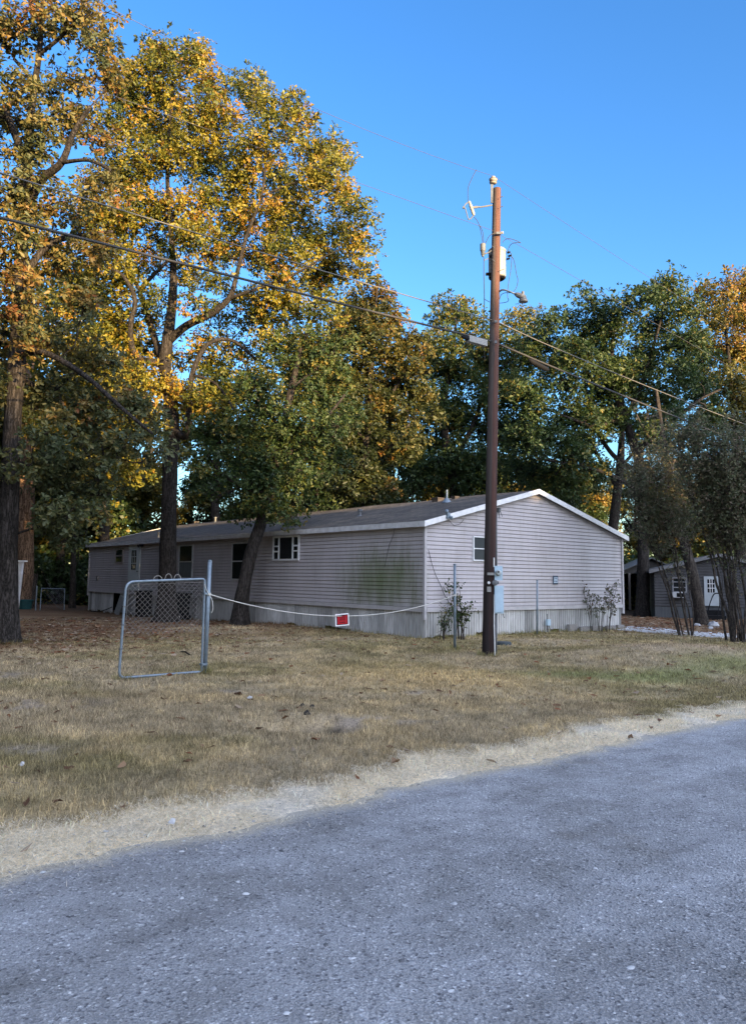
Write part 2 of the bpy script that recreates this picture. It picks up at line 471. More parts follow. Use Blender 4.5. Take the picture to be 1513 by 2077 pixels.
def gravel_mat(name, base, lo, hi, sc=1.0, dust=False):
    m, nt, b = new_mat(name)
    tc = N(nt, 'TexCoord')
    def nz(s, d=6.0, r=.65):
        n = N(nt, 'TexNoise', Scale=s * sc, Detail=d, Roughness=r); nt.links.new(tc.outputs['Object'], n.inputs['Vector']); return n.outputs['Fac']
    big, mid, fine = nz(.55, 4), nz(3.5, 6), nz(95, 6, .75)
    v1 = N(nt, 'TexVoronoi', Scale=75.0 * sc); nt.links.new(tc.outputs['Object'], v1.inputs['Vector'])
    v2 = N(nt, 'TexVoronoi', Scale=170.0 * sc); nt.links.new(tc.outputs['Object'], v2.inputs['Vector'])
    def mul(a, c, f=1.0):
        x = N(nt, 'Mix', data_type='RGBA', blend_type='MULTIPLY'); x.inputs[0].default_value = f
        nt.links.new(a, x.inputs[6]); nt.links.new(c, x.inputs[7]); return x.outputs[2]
    c = ramp(nt, [(.35, lo), (.5, base), (.68, hi)], big)
    c = mul(c, ramp(nt, [(.3, (.80, .79, .77)), (.6, (1.1, 1.1, 1.1))], mid))
    trm = N(nt, 'Mapping'); trm.inputs['Rotation'].default_value = (0, 0, -TH); nt.links.new(tc.outputs['Object'], trm.inputs['Vector'])
    tr2 = N(nt, 'Mapping'); tr2.inputs['Scale'].default_value = (.12, 1.3, 1); nt.links.new(trm.outputs['Vector'], tr2.inputs['Vector'])
    trn = N(nt, 'TexNoise', Scale=1.0, Detail=6.0, Roughness=.6); nt.links.new(tr2.outputs['Vector'], trn.inputs['Vector'])
    c = mul(c, ramp(nt, [(.32, (.74, .73, .72)), (.5, (1, 1, 1)), (.68, (1.16, 1.16, 1.17))], trn.outputs['Fac']))
    sp = N(nt, 'SeparateColor'); nt.links.new(v1.outputs['Color'], sp.inputs[0])
    c = mul(c, ramp(nt, [(0, (.50, .50, .52)), (.06, (.60, .60, .62)), (.12, (.96, .96, .96)), (.93, (1.02, 1.02, 1.02)), (.975, (1.6, 1.6, 1.6))], sp.outputs[0]))
    s2 = N(nt, 'SeparateColor'); nt.links.new(v2.outputs['Color'], s2.inputs[0])
    c = mul(c, ramp(nt, [(0, (.70, .70, .71)), (.2, (.95, .95, .95)), (.8, (1, 1, 1)), (.97, (1.35, 1.35, 1.35))], s2.outputs[1]))
    c = mul(c, ramp(nt, [(.3, (.72, .72, .72)), (.6, (1.1, 1.1, 1.1))], fine), .8)
    stn_ = N(nt, 'TexNoise', Scale=.9 * sc, Detail=7.0, Roughness=.7); stm_ = N(nt, 'Mapping'); stm_.inputs['Location'].default_value = (4.3, 9.1, 0)
    nt.links.new(tc.outputs['Object'], stm_.inputs['Vector']); nt.links.new(stm_.outputs['Vector'], stn_.inputs['Vector'])
    c = mul(c, ramp(nt, [(.58, (1, 1, 1)), (.74, (.80, .755, .69))], stn_.outputs['Fac']))
    if dust:                                            # straw dust worked into the margin
        da = N(nt, 'Attribute', attribute_name='dye'); ds = N(nt, 'SeparateColor'); nt.links.new(da.outputs['Color'], ds.inputs[0])
        dn = N(nt, 'TexNoise', Scale=34.0, Detail=8.0, Roughness=.8); nt.links.new(tc.outputs['Object'], dn.inputs['Vector'])
        dm = N(nt, 'Math', operation='ADD'); nt.links.new(ds.outputs[0], dm.inputs[0]); nt.links.new(dn.outputs['Fac'], dm.inputs[1])
        dx = N(nt, 'Mix', data_type='RGBA'); nt.links.new(ramp(nt, [(.72, (0,) * 3), (1.0, (.9,) * 3)], dm.outputs[0]), dx.inputs[0])
        nt.links.new(c, dx.inputs[6]); dx.inputs[7].default_value = (.52, .47, .38, 1); c = dx.outputs[2]
    nt.links.new(c, b.inputs['Base Color']); b.inputs['Roughness'].default_value = .9; b.inputs['Specular IOR Level'].default_value = .15
    bp = N(nt, 'Bump', Strength=.7, Distance=.012); nt.links.new(v1.outputs['Distance'], bp.inputs['Height'])
    b2 = N(nt, 'Bump', Strength=.6, Distance=.02); nt.links.new(fine, b2.inputs['Height']); nt.links.new(bp.outputs['Normal'], b2.inputs['Normal'])
    nt.links.new(b2.outputs['Normal'], b.inputs['Normal'])
    return m
ROADM = gravel_mat('grey_road_gravel', (.36, .36, .362), (.29, .287, .28), (.43, .43, .432), dust=True)
aa = np.concatenate([np.linspace(-150, -3, 60), np.linspace(-2.9, 14, 340), np.linspace(14.2, 200, 90)])
ee = edge_s(aa)
rows, dyes, fl_ = [], [], [0, .08, .16, .24, .32, .40, .48, .56, .64, .72, .80, .87, .92, .95, .97, .985, 1]
cols_ = len(fl_)
for k, f in enumerate(fl_):
    sk = -3.6 * (1 - f) + ee * f
    px_ = G[0] * aa + L[0] * sk; py_ = G[1] * aa + L[1] * sk
    zz = np.maximum(gh(px_, py_), -0.01) + 0.006 + 0.02 * np.sin(f * math.pi) - (0.004 if k == cols_ - 1 else 0)
    rows.append(np.stack([px_, py_, zz], 1)); dv_ = np.clip(1 - (1 - f) * 8 / .30, 0, 1) * .62; dyes.append(np.stack([aa * 0 + dv_] * 3, 1))
vv = np.concatenate(rows); n_ = len(aa)
ii = (np.arange(cols_ - 1)[:, None] * n_ + np.arange(n_ - 1)[None]).ravel()
tag(bulk('road', vv, np.stack([ii, ii + 1, ii + n_ + 1, ii + n_], 1), ROADM, smooth=True, colr=np.concatenate(dyes)), kind='structure')

DRIVEM = gravel_mat('pale_drive_gravel', (.62, .62, .63), (.48, .47, .46), (.72, .72, .73))
ss = np.linspace(4.6, 40, 160)
rows = []
for k in range(8):
    f = k / 7
    a0 = 22.15 + .5 * (fbm(ss * .8, ss * 0, 61, 3) - .5); a1 = 25.1 + .6 * (fbm(ss * .8, ss * 0, 65, 3) - .5)
    ak = a0 * (1 - f) + a1 * f
    px_, py_ = G[0] * ak + L[0] * ss, G[1] * ak + L[1] * ss
    rows.append(np.stack([px_, py_, gh(px_, py_) + .012 + .02 * math.sin(f * math.pi)], 1))
vv = np.concatenate(rows); n_ = len(ss)
ii = (np.arange(7)[:, None] * n_ + np.arange(n_ - 1)[None]).ravel()
tag(bulk('driveway', vv, np.stack([ii, ii + 1, ii + n_ + 1, ii + n_], 1), DRIVEM, smooth=True), kind='structure')

def road_z(x, y):
    s = x * L[0] + y * L[1]; a = x * G[0] + y * G[1]; f = np.clip((s + 3.6) / (edge_s(a) + 3.6), 0, 1)
    return np.maximum(gh(x, y), -.01) + .0055 + .02 * np.sin(f * math.pi)
rng = np.random.default_rng(5)
# loose stones on the gravel
def stones(n, dmin, dmax, smin, smax):
    d = dmin * (dmax / dmin) ** rng.random(n)
    x = (rng.random(n) * 2 - 1) * (.56 * d + .3)
    y = d
    s, a = x * L[0] + y * L[1], x * G[0] + y * G[1]
    k = (s < edge_s(a) + .15 + .5 * rng.random(n) ** 3) & (s > -3.4)
    x, y = x[k], y[k]; n = len(x)
    sz = smin + (smax - smin) * rng.random(n) ** (2.2 if smax > .015 else 3.5)
    base = np.array([[1, 0, 0], [.4, .8, 0], [-.6, .7, 0], [-1, -.1, 0], [-.4, -.9, 0], [.6, -.7, 0], [.35, .2, .55], [-.4, .15, .6], [.0, -.4, .5]])
    fc = np.array([[0, 1, 6], [1, 2, 7], [1, 7, 6], [2, 3, 7], [3, 4, 8], [3, 8, 7], [4, 5, 8], [5, 0, 6], [5, 6, 8], [6, 7, 8]])
    an = rng.random(n) * 6.283
    V = base[None] * (1 + .35 * (rng.random((n, 9, 3)) - .5))
    V = V * sz[:, None, None] * np.stack([.8 + .5 * rng.random(n), .6 + .5 * rng.random(n), .3 + .4 * rng.random(n)], 1)[:, None]
    c, s_ = np.cos(an)[:, None], np.sin(an)[:, None]
    X = V[..., 0] * c - V[..., 1] * s_; Y = V[..., 0] * s_ + V[..., 1] * c
    V = np.stack([X + x[:, None], Y + y[:, None], V[..., 2] + road_z(x, y)[:, None] + .0], 2)
    FQ = (fc[None] + (np.arange(n) * 9)[:, None, None]).reshape(-1, 3)
    t = np.repeat(np.clip(rng.random(n) ** (1.3 if smax < .02 else .8), 0, 1), 10)
    return V.reshape(-1, 3), FQ, t
sv, sf, st = [], [], []
o = 0
for args in ((16000, 2.2, 13, .003, .010), (3000, 2.2, 15, .004, .019), (14000, 2.2, 8, .002, .007)):
    V, FQ, t = stones(*args)
    sv.append(V); sf.append(FQ + o); st.append(t); o += len(V)
STONEM = tint_mat('loose_stone', [(0, (.10, .10, .105)), (.2, (.27, .27, .275)), (.65, (.37, .37, .372)), (.85, (.50, .50, .50)), (1, (.70, .70, .69))], .85)
tag(bulk('loose_gravel', np.concatenate(sv), np.concatenate(sf), STONEM, tint=np.concatenate(st), n=3), label='loose grey stones strewn over the gravel road', cat='gravel', kind='stuff')

# ------------------------------------------------------------------ grass, straw, fallen leaves
HOUSE_A = np.array([1.3813, 20.4193])
HW, HL_, HS, HE, HR = 8.9994, 24.8248, 0.69, 2.99, 4.165   # width, length, skirt top, eave, ridge
def in_house(x, y):
    u = (x - HOUSE_A[0]) * G[0] + (y - HOUSE_A[1]) * G[1]; v = (x - HOUSE_A[0]) * L[0] + (y - HOUSE_A[1]) * L[1]
    return (u > -.02) & (u < HW + .02) & (v > -.02) & (v < HL_)
def scatter(n, dmin, dmax, p=1.0):
    d = dmin + (dmax - dmin) * rng.random(n) ** p
    x = (rng.random(n) * 2 - 1) * (.53 * d + .6)
    return x, d
def blades(x, y, h, w, lean, colr, z=None):
    n = len(x)
    z = gh(x, y) if z is None else z
    an = rng.random(n) * 6.283
    dx, dy = np.cos(an), np.sin(an)
    la = rng.random(n) * 6.283
    lx, ly = np.cos(la) * lean * h, np.sin(la) * lean * h
    b0 = np.stack([x - dx * w, y - dy * w, z - .006], 1); b1 = np.stack([x + dx * w, y + dy * w, z - .006], 1)
    hz = h * np.sqrt(np.clip(1 - lean ** 2, .02, 1))
    mid = np.stack([x + lx * .45, y + ly * .45, z + hz * .62], 1)
    m1 = mid + np.stack([dx * w * .8, dy * w * .8, 0 * x], 1); m0 = mid - np.stack([dx * w * .8, dy * w * .8, 0 * x], 1)
    tp = np.stack([x + lx, y + ly, z + hz], 1); tp2 = tp + np.stack([dx * w * .15, dy * w * .15, 0 * x], 1)
    V = np.stack([b0, b1, m1, m0, tp2, tp], 1)
    F1 = np.array([[0, 1, 2, 3], [3, 2, 4, 5]])
    FQ = (F1[None] + (np.arange(n) * 6)[:, None, None]).reshape(-1, 4)
    return V.reshape(-1, 3), FQ, np.repeat(colr, 2, 0)
def blade_mat(name):
    m, nt, b = new_mat(name)
    at = N(nt, 'Attribute', attribute_name='dye')
    nt.links.new(at.outputs['Color'], b.inputs['Base Color'])
    b.inputs['Roughness'].default_value = .8; b.inputs['Specular IOR Level'].default_value = .15
    tr = N(nt, 'BsdfTranslucent'); nt.links.new(at.outputs['Color'], tr.inputs['Color'])
    ms = N(nt, 'MixShader'); ms.inputs[0].default_value = .25
    nt.links.new(b.outputs[0], ms.inputs[1]); nt.links.new(tr.outputs[0], ms.inputs[2])
    nt.links.new(ms.outputs[0], nt.nodes['Material Output'].inputs['Surface'])
    return m
BLADEM = blade_mat('dry_grass_blade')
gv, gf, gc = [], [], []
o = 0
for n0, dmin, dmax, hh, ww in ((190000, 4.4, 10.5, .046, .0022), (150000, 9.5, 17.5, .048, .0036), (85000, 16.5, 27, .048, .0065)):
    x, y = scatter(n0 // 5, dmin, dmax, .75)
    x = np.repeat(x, 5) + rng.normal(0, .022, n0 // 5 * 5); y = np.repeat(y, 5) + rng.normal(0, .022, n0 // 5 * 5)
    c, g = lawn(x, y)
    k = (rng.random(len(x)) < g * (.55 + .8 * fbm(x * 2.6, y * 2.6, 33, 3))) & ~in_house(x, y)
    x, y, c = x[k], y[k], c[k]
    h = hh * (.45 + 1.0 * rng.random(len(x))) * (.55 + .9 * fbm(x * 1.1, y * 1.1, 71, 3))
    c = c * (.5 + 1.35 * rng.random((len(x), 1)) ** 1.7)
    V, FQ, C = blades(x, y, h, ww * (.7 + .6 * rng.random(len(x))), .25 + .6 * rng.random(len(x)), np.clip(c, 0, 1))
    gv.append(V); gf.append(FQ + o); gc.append(C); o += len(V)
feet = [(gnd(990, 1330), .16, 260), (gnd(416, 1366), .06, 110), (gnd(922, 1318), .06, 90), (gnd(1089, 1287), .06, 70), (gnd(13, 1305), .42, 420), (gnd(247, 1378), .10, 60)]
fx, fy = [], []
for q_, r_, n0 in feet:
    an = rng.random(n0) * 6.283; rr_ = r_ * (.9 + .55 * rng.random(n0) ** 2) + .015
    fx.append(q_[0] + np.cos(an) * rr_); fy.append(q_[1] + np.sin(an) * rr_)
t_ = rng.random(2600) * 1.0
for o_, d_, ln_0 in ((HOUSE_A, G, HW), (HOUSE_A, L, HL_)):
    nrm = -L if d_ is G else -G
    u_ = rng.random(1500) * ln_0; v_ = .04 + .22 * rng.random(1500) ** 2
    fx.append(o_[0] + d_[0] * u_ + nrm[0] * v_); fy.append(o_[1] + d_[1] * u_ + nrm[1] * v_)
x, y = np.concatenate(fx), np.concatenate(fy); c, g = lawn(x, y)
c = c * np.array([.8, .9, .7]) * (.5 + .9 * rng.random((len(x), 1)))
V, FQ, C = blades(x, y, .06 + .10 * rng.random(len(x)) ** 1.5, np.full(len(x), .004), .15 + .5 * rng.random(len(x)), np.clip(c, 0, 1))
gv.append(V); gf.append(FQ + o); gc.append(C); o += len(V)
tag(bulk('dry_grass', np.concatenate(gv), np.concatenate(gf), BLADEM, colr=np.concatenate(gc)), label='short dry tan grass covering the front lawn', cat='grass', kind='stuff')
# straw lying on the verge
n0 = 85000
a = -2 + 16 * rng.random(n0) ** 1.25; s = edge_s(a) - .10 + (grass_s(a) + .25 - edge_s(a)) * rng.random(n0)
s = s - .30 * (rng.random(n0) < .12) * rng.random(n0) ** 1.5
x, y = G[0] * a + L[0] * s, G[1] * a + L[1] * s
c = np.array([.80, .71, .55]) * (.55 + .75 * rng.random((n0, 1)))
k = (y > 2.5) & (np.abs(x) < .56 * y + 1) & (fbm(x * 2.2, y * 2.2, 77, 3) < .66 + .1 * rng.random(n0))
x, y, c = x[k], y[k], c[k]
V, FQ, C = blades(x, y, .02 + .055 * rng.random(len(x)) ** 2, np.full(len(x), .0013), np.full(len(x), .985), np.clip(c, 0, 1), z=np.maximum(gh(x, y), 0) + .012 + .012 * rng.random(len(x)))
tag(bulk('straw', V, FQ, BLADEM, colr=C), label='pale dead straw lying along the edge of the gravel', cat='straw', kind='stuff')
# fallen leaves
x1, y1 = scatter(5200, 8, 30, .8); x2, y2 = scatter(1500, 4, 14, .9)
x3 = rng.normal(-8.0, 2.4, 1500); y3 = rng.normal(18.2, 2.6, 1500)
x4 = 8.5 + 9 * rng.random(1600); y4 = 25 + 12 * rng.random(1600)
x, y = np.concatenate([x1, x2, x3, x4]), np.concatenate([y1, y2, y3, y4])
s = x * L[0] + y * L[1]
pr = np.clip(.10 + .9 * sstep(12, 20, s) * sstep(3, -3, x) + .9 * (y > 23.5) * (x > 7.5), 0, 1) * sstep(4.2, 5.2, s)
k = (rng.random(len(x)) < pr) & ~in_house(x, y)
x, y = x[k], y[k]; n0 = len(x)
an = rng.random(n0) * 6.283; ln = (.022 + .032 * rng.random(n0)) * (1 + .035 * y); wd = ln * (.28 + .2 * rng.random(n0))
ca, sa = np.cos(an), np.sin(an); z = gh(x, y) + .022 + .02 * rng.random(n0)
lf = np.array([[-1, 0], [-.2, 1], [.7, .7], [1, 0], [.7, -.7], [-.2, -1]])
V = np.zeros((n0, 6, 3))
tilt = rng.normal(0, .012, (n0, 6))
V[..., 0] = x[:, None] + lf[None, :, 0] * ln[:, None] * ca[:, None] - lf[None, :, 1] * wd[:, None] * sa[:, None]
V[..., 1] = y[:, None] + lf[None, :, 0] * ln[:, None] * sa[:, None] + lf[None, :, 1] * wd[:, None] * ca[:, None]
V[..., 2] = z[:, None] + tilt
FQ = (np.array([[0, 1, 2, 3], [0, 3, 4, 5]])[None] + (np.arange(n0) * 6)[:, None, None]).reshape(-1, 4)
pal = np.array([[.20, .11, .06], [.30, .19, .11], [.14, .075, .045], [.40, .31, .22], [.24, .10, .05]])
tag(bulk('fallen_leaves', V.reshape(-1, 3), FQ, BLADEM, colr=np.repeat(pal[rng.integers(0, 5, n0)], 2, 0)), label='brown fallen oak leaves strewn over lawn and yard', cat='leaves', kind='stuff')

# ------------------------------------------------------------------ the mobile home (local x along the gable end, local y along the long side)
def house_loc(A, z=0.0): return (A[0], A[1], z)
home = thing('mobile_home', 'long tan mobile home with lap siding, dark shingle roof and ribbed skirting', 'house', house_loc(HOUSE_A), TH)
def wl(px, py): return on_plane(px, py, HOUSE_A, L)      # long wall: (local y, z)
def wg(px, py): return on_plane(px, py, HOUSE_A, G)      # gable end: (local x, z)

m, nt, b = new_mat('mauve_vinyl_siding')
tc = N(nt, 'TexCoord')
nz = N(nt, 'TexNoise', Scale=1.1, Detail=7.0, Roughness=.65)
mp = N(nt, 'Mapping'); mp.inputs['Scale'].default_value = (1, 1, .45)
nt.links.new(tc.outputs['Object'], mp.inputs['Vector']); nt.links.new(mp.outputs['Vector'], nz.inputs['Vector'])
base = ramp(nt, [(.3, (.37, .345, .345)), (.5, (.435, .405, .415)), (.7, (.47, .44, .452))], nz.outputs['Fac'])
# green algae low on the long wall near the corner
mp2 = N(nt, 'Mapping', vector_type='TEXTURE'); mp2.inputs['Location'].default_value = (0, 1.7, 1.5); mp2.inputs['Scale'].default_value = (.2, 2.2, 1.15)
nt.links.new(tc.outputs['Object'], mp2.inputs['Vector'])
ln_ = N(nt, 'VectorMath', operation='LENGTH'); nt.links.new(mp2.outputs['Vector'], ln_.inputs[0])
mpa = N(nt, 'Mapping'); mpa.inputs['Scale'].default_value = (2.6, 2.6, .55); nt.links.new(tc.outputs['Object'], mpa.inputs['Vector'])
n2 = N(nt, 'TexNoise', Scale=1.4, Detail=9.0, Roughness=.75); nt.links.new(mpa.outputs['Vector'], n2.inputs['Vector'])
mm = N(nt, 'Math', operation='MULTIPLY_ADD'); mm.inputs[1].default_value = -1.9; nt.links.new(n2.outputs['Fac'], mm.inputs[0]); nt.links.new(ln_.outputs['Value'], mm.inputs[2])
m5 = N(nt, 'Math', operation='ADD'); m5.inputs[1].default_value = .9; nt.links.new(mm.outputs[0], m5.inputs[0])
fac = ramp(nt, [(0.0, (.85,) * 3), (0.4, (.6,) * 3), (.7, (.25,) * 3), (1.0, (0,) * 3)], m5.outputs[0])
mx = N(nt, 'Mix', data_type='RGBA'); nt.links.new(fac, mx.inputs[0]); nt.links.new(base, mx.inputs[6]); mx.inputs[7].default_value = (.115, .150, .055, 1)
nt.links.new(mx.outputs[2], b.inputs['Base Color']); b.inputs['Roughness'].default_value = .5; b.inputs['Specular IOR Level'].default_value = .3
sxz = N(nt, 'SeparateXYZ'); nt.links.new(tc.outputs['Object'], sxz.inputs[0])
sad = N(nt, 'Math', operation='ADD'); nt.links.new(sxz.outputs['X'], sad.inputs[0]); nt.links.new(sxz.outputs['Y'], sad.inputs[1])
szs = N(nt, 'Math', operation='SUBTRACT'); szs.inputs[1].default_value = .79; nt.links.new(sxz.outputs['Z'], szs.inputs[0])
cmb = N(nt, 'CombineXYZ'); nt.links.new(sad.outputs[0], cmb.inputs[0]); nt.links.new(szs.outputs[0], cmb.inputs[1])
sbr = N(nt, 'TexBrick', Scale=1.0, offset=.37, offset_frequency=2); sbr.inputs['Brick Width'].default_value = 2.9; sbr.inputs['Row Height'].default_value = .219; sbr.inputs['Mortar Size'].default_value = .003
sbr.inputs['Color1'].default_value = (1, 1, 1, 1); sbr.inputs['Color2'].default_value = (.965, .96, .96, 1); sbr.inputs['Mortar'].default_value = (.72, .71, .71, 1)
nt.links.new(cmb.outputs[0], sbr.inputs['Vector'])
stm = N(nt, 'Mapping'); stm.inputs['Scale'].default_value = (5, 5, .35); nt.links.new(tc.outputs['Object'], stm.inputs['Vector'])
stn = N(nt, 'TexNoise', Scale=1.6, Detail=7.0, Roughness=.7); nt.links.new(stm.outputs['Vector'], stn.inputs['Vector'])
q1 = N(nt, 'Mix', data_type='RGBA', blend_type='MULTIPLY'); q1.inputs[0].default_value = 1; nt.links.new(mx.outputs[2], q1.inputs[6]); nt.links.new(sbr.outputs['Color'], q1.inputs[7])
q2 = N(nt, 'Mix', data_type='RGBA', blend_type='MULTIPLY'); q2.inputs[0].default_value = 1; nt.links.new(q1.outputs[2], q2.inputs[6]); nt.links.new(ramp(nt, [(.25, (.91, .90, .885)), (.55, (1.02, 1.02, 1.02))], stn.outputs['Fac']), q2.inputs[7])
nt.links.new(q2.outputs[2], b.inputs['Base Color'])
SIDING = m
def siding(mb, org, u, n, w, z0, z1, pitch, clip=None):
    """lapped courses on the wall org + a*u, facing n; clip(z) gives the run of a course at height z"""
    org, u, n = np.array(org, float), np.array(u, float), np.array(n, float)
    z = z0
    while z < z1 - .005:
        zt = min(z + pitch, z1)
        a0, a1 = clip(z) if clip else (0, w)
        b0, b1 = clip(zt) if clip else (0, w)
        if a1 - a0 > .02:
            def q(a, zz, out): return org + u * a + n * out + np.array([0, 0, zz])
            zb = z + pitch * .20
            bb0, bb1 = (a0 + (b0 - a0) * .2, a1 + (b1 - a1) * .2)
            mb.add([q(a0, z, .0), q(a1, z, .0), q(bb1, zb, .019), q(bb0, zb, .019), q(b1, zt, .010), q(b0, zt, .010)], [(0, 1, 2, 3), (3, 2, 4, 5)])
        z = zt
mb = MB(); siding(mb, (0, 0, 0), (0, 1, 0), (-1, 0, 0), HL_, HS + .10, HE, .1095); mb.build('wall', SIDING, home)
mb = MB(); mb.box((HW - .03, HL_ / 2, (HS + HE) / 2), (.06, HL_ - .02, HE - HS)); mb.build('wall', SIDING, home)
sl = (HR - HE) / (HW / 2)
mb = MB(); siding(mb, (0, 0, 0), (1, 0, 0), (0, -1, 0), HW, HS + .10, HR, .1095, lambda z: (0, HW) if z <= HE else ((z - HE) / sl, HW - (z - HE) / sl)); mb.build('wall', SIDING, home)
mb = MB(); siding(mb, (0, HL_ - .03, 0), (1, 0, 0), (0, 1, 0), HW, HS, HR, .1095, lambda z: (0, HW) if z <= HE else ((z - HE) / sl, HW - (z - HE) / sl)); mb.build('wall', SIDING, home)
mb = MB(); mb.box((HW / 2, HL_ / 2, HS + .02), (HW - .1, HL_ - .1, .04)); mb.build('floor', DARKGAP, home)
# corner posts, skirt-top trim
CTRIM = mat('corner_trim_vinyl', (.46, .44, .45), (.36, .34, .34), rough=.5)
for cx_, cy_ in ((0, 0), (HW, 0), (0, HL_)):
    mb = MB(); mb.box((cx_ + (-.016 if cx_ == 0 else .016), cy_ + (-.016 if cy_ == 0 else .016), (HS + HE) / 2 - .1), (.080, .080, HE - HS + .2)); mb.build('corner_trim', CTRIM, home)
BTRIM = mat('base_trim_vinyl', (.50, .48, .48), (.38, .36, .36), rough=.5, scale=3)
mb = MB(); mb.box((-.020, HL_ / 2, HS + .05), (.06, HL_ - .09, .105)); mb.build('base_trim', BTRIM, home)
mb = MB(); mb.box((HW / 2, -.020, HS + .05), (HW - .09, .06, .105)); mb.build('base_trim', BTRIM, home)
# roof
m, nt, b = new_mat('asphalt_shingle')
tc = N(nt, 'TexCoord')
br = N(nt, 'TexBrick', Scale=1.0); br.inputs['Brick Width'].default_value = .30; br.inputs['Row Height'].default_value = .14; br.inputs['Mortar Size'].default_value = .008
br.inputs['Color1'].default_value = (.085, .075, .066, 1); br.inputs['Color2'].default_value = (.15, .132, .115, 1); br.inputs['Mortar'].default_value = (.03, .028, .026, 1)
mp = N(nt, 'Mapping'); mp.inputs['Rotation'].default_value = (0, 0, R_(90)); nt.links.new(tc.outputs['Object'], mp.inputs['Vector']); nt.links.new(mp.outputs['Vector'], br.inputs['Vector'])
nz = N(nt, 'TexNoise', Scale=1.3, Detail=12.0, Roughness=.85); nt.links.new(tc.outputs['Object'], nz.inputs['Vector'])
mx = N(nt, 'Mix', data_type='RGBA', blend_type='MULTIPLY'); mx.inputs[0].default_value = 1
nt.links.new(br.outputs['Color'], mx.inputs[6]); nt.links.new(ramp(nt, [(.36, (.30, .30, .31)), (.52, (.8, .78, .75)), (.66, (1.35, 1.2, 1.02))], nz.outputs['Fac']), mx.inputs[7])
nt.links.new(mx.outputs[2], b.inputs['Base Color']); b.inputs['Roughness'].default_value = .9
n3 = N(nt, 'TexNoise', Scale=60.0, Detail=3.0); nt.links.new(tc.outputs['Object'], n3.inputs['Vector'])
bp = N(nt, 'Bump', Strength=.7, Distance=.015); nt.links.new(n3.outputs['Fac'], bp.inputs['Height']); nt.links.new(bp.outputs['Normal'], b.inputs['Normal'])
SHINGLE = m
OH, OG, RT = .16, .16, .10
def rz_(x): return HE + sl * (x if x <= HW / 2 else HW - x)
mb = MB()
prof = []
for i in range(13):
    x = -OH + (HW / 2 + OH) * i / 12; prof.append((x, rz_(x)))
for i in range(1, 13):
    x = HW / 2 + (HW / 2 + OH) * i / 12; prof.append((x, rz_(x)))
yy = np.linspace(-OG, HL_ + OG, 40)
vtop = [(x, y, z + RT + .012 * math.sin(y * 1.3 + x) * (0 if abs(x - HW / 2) > 4.4 else 1)) for y in yy for x, z in prof]
vbot = [(x, y, z) for y in yy for x, z in prof]
np_ = len(prof); nb = len(vtop)
ff = []
for j in range(len(yy) - 1):
    for i in range(np_ - 1):
        ff.append((j * np_ + i, j * np_ + i + 1, (j + 1) * np_ + i + 1, (j + 1) * np_ + i))
        ff.append((nb + j * np_ + i, nb + (j + 1) * np_ + i, nb + (j + 1) * np_ + i + 1, nb + j * np_ + i + 1))
mb.add(vtop + vbot, ff)
roof = mb.build('roof', SHINGLE, home)
FH = .145
mb = MB(); mb.box((-OH - .012, HL_ / 2, rz_(-OH) + RT - FH / 2 + .005), (.03, HL_ + 2 * OG, FH)); mb.build('fascia', TRIMW, home)
mb = MB(); mb.box((HW + OH + .012, HL_ / 2, rz_(-OH) + RT - FH / 2 + .005), (.03, HL_ + 2 * OG, FH)); mb.build('fascia', TRIMW, home)
for end in (-OG - .015, HL_ + OG + .015):
    for sgn in (0, 1):
        xa, xb = (-OH - .03, HW / 2) if sgn == 0 else (HW / 2, HW + OH + .03)
        za, zb = rz_(xa) if sgn == 0 else HR, HR if sgn == 0 else rz_(xb)
        if sgn == 0: za = HE + sl * xa
        else: zb = HE + sl * (HW - xb)
        t0, t1 = RT + .012, RT + .012 - FH
        mb = MB()
        v8 = []
        for yo in (-.015, .015):
            v8 += [(xa, end + yo, za + t1), (xb, end + yo, zb + t1), (xb, end + yo, zb + t0), (xa, end + yo, za + t0)]
        mb.add(v8, [(0, 1, 2, 3), (7, 6, 5, 4), (0, 4, 5, 1), (1, 5, 6, 2), (2, 6, 7, 3), (3, 7, 4, 0)])
        mb.build('rake_board', WHITE if end < 0 else TRIMW, home)
mb = MB(); mb.box((-OH / 2, HL_ / 2, HE - .012), (OH, HL_, .02)); mb.box((HW + OH / 2, HL_ / 2, HE - .012), (OH, HL_, .02)); mb.build('soffit', GREY, home)
# things that stick out of the roof
def roof_pt(px, py):
    """where the ray meets the near roof slope, in local coordinates"""
    r = ray(px, py)
    Rl = np.array([[G[0], G[1], 0], [L[0], L[1], 0], [0, 0, 1]])
    rl = Rl @ r; el = Rl @ (EYE - np.array([HOUSE_A[0], HOUSE_A[1], 0]))
    k = (HE + RT + sl * el[0] - el[2]) / (rl[2] - sl * rl[0])
    return el + rl * k
for px, py, r_, h_ in ((730, 1047, .055, .20), (322, 1090, .045, .22), (437, 1059, .05, .22)):
    q = roof_pt(px, py); mb = MB()
    mb.lathe(q - np.array([0, 0, .03]), [(r_ * 2.2, 0), (r_ * 1.2, .06), (r_, .07), (r_, h_), (r_ * 1.5, h_), (r_ * 1.5, h_ + .06), (r_ * .3, h_ + .07)], 12)
    mb.build('vent_pipe', GREY, roof, smooth=False)
for px, py, sz in ((888, 1017, (.28, .28, .12)), (397, 1061, (.24, .24, .09)), (923, 1012, (.17, .15, .09))):
    q = roof_pt(px, py); mb = MB()
    mb.box(q + np.array([0, 0, sz[2] / 2 - .03]), sz); mb.box(q + np.array([0, 0, sz[2] - .02]), (sz[0] * 1.2, sz[1] * 1.2, .03)); mb.build('box_vent', mat('brown_vent_metal', (.09, .075, .065)), roof)
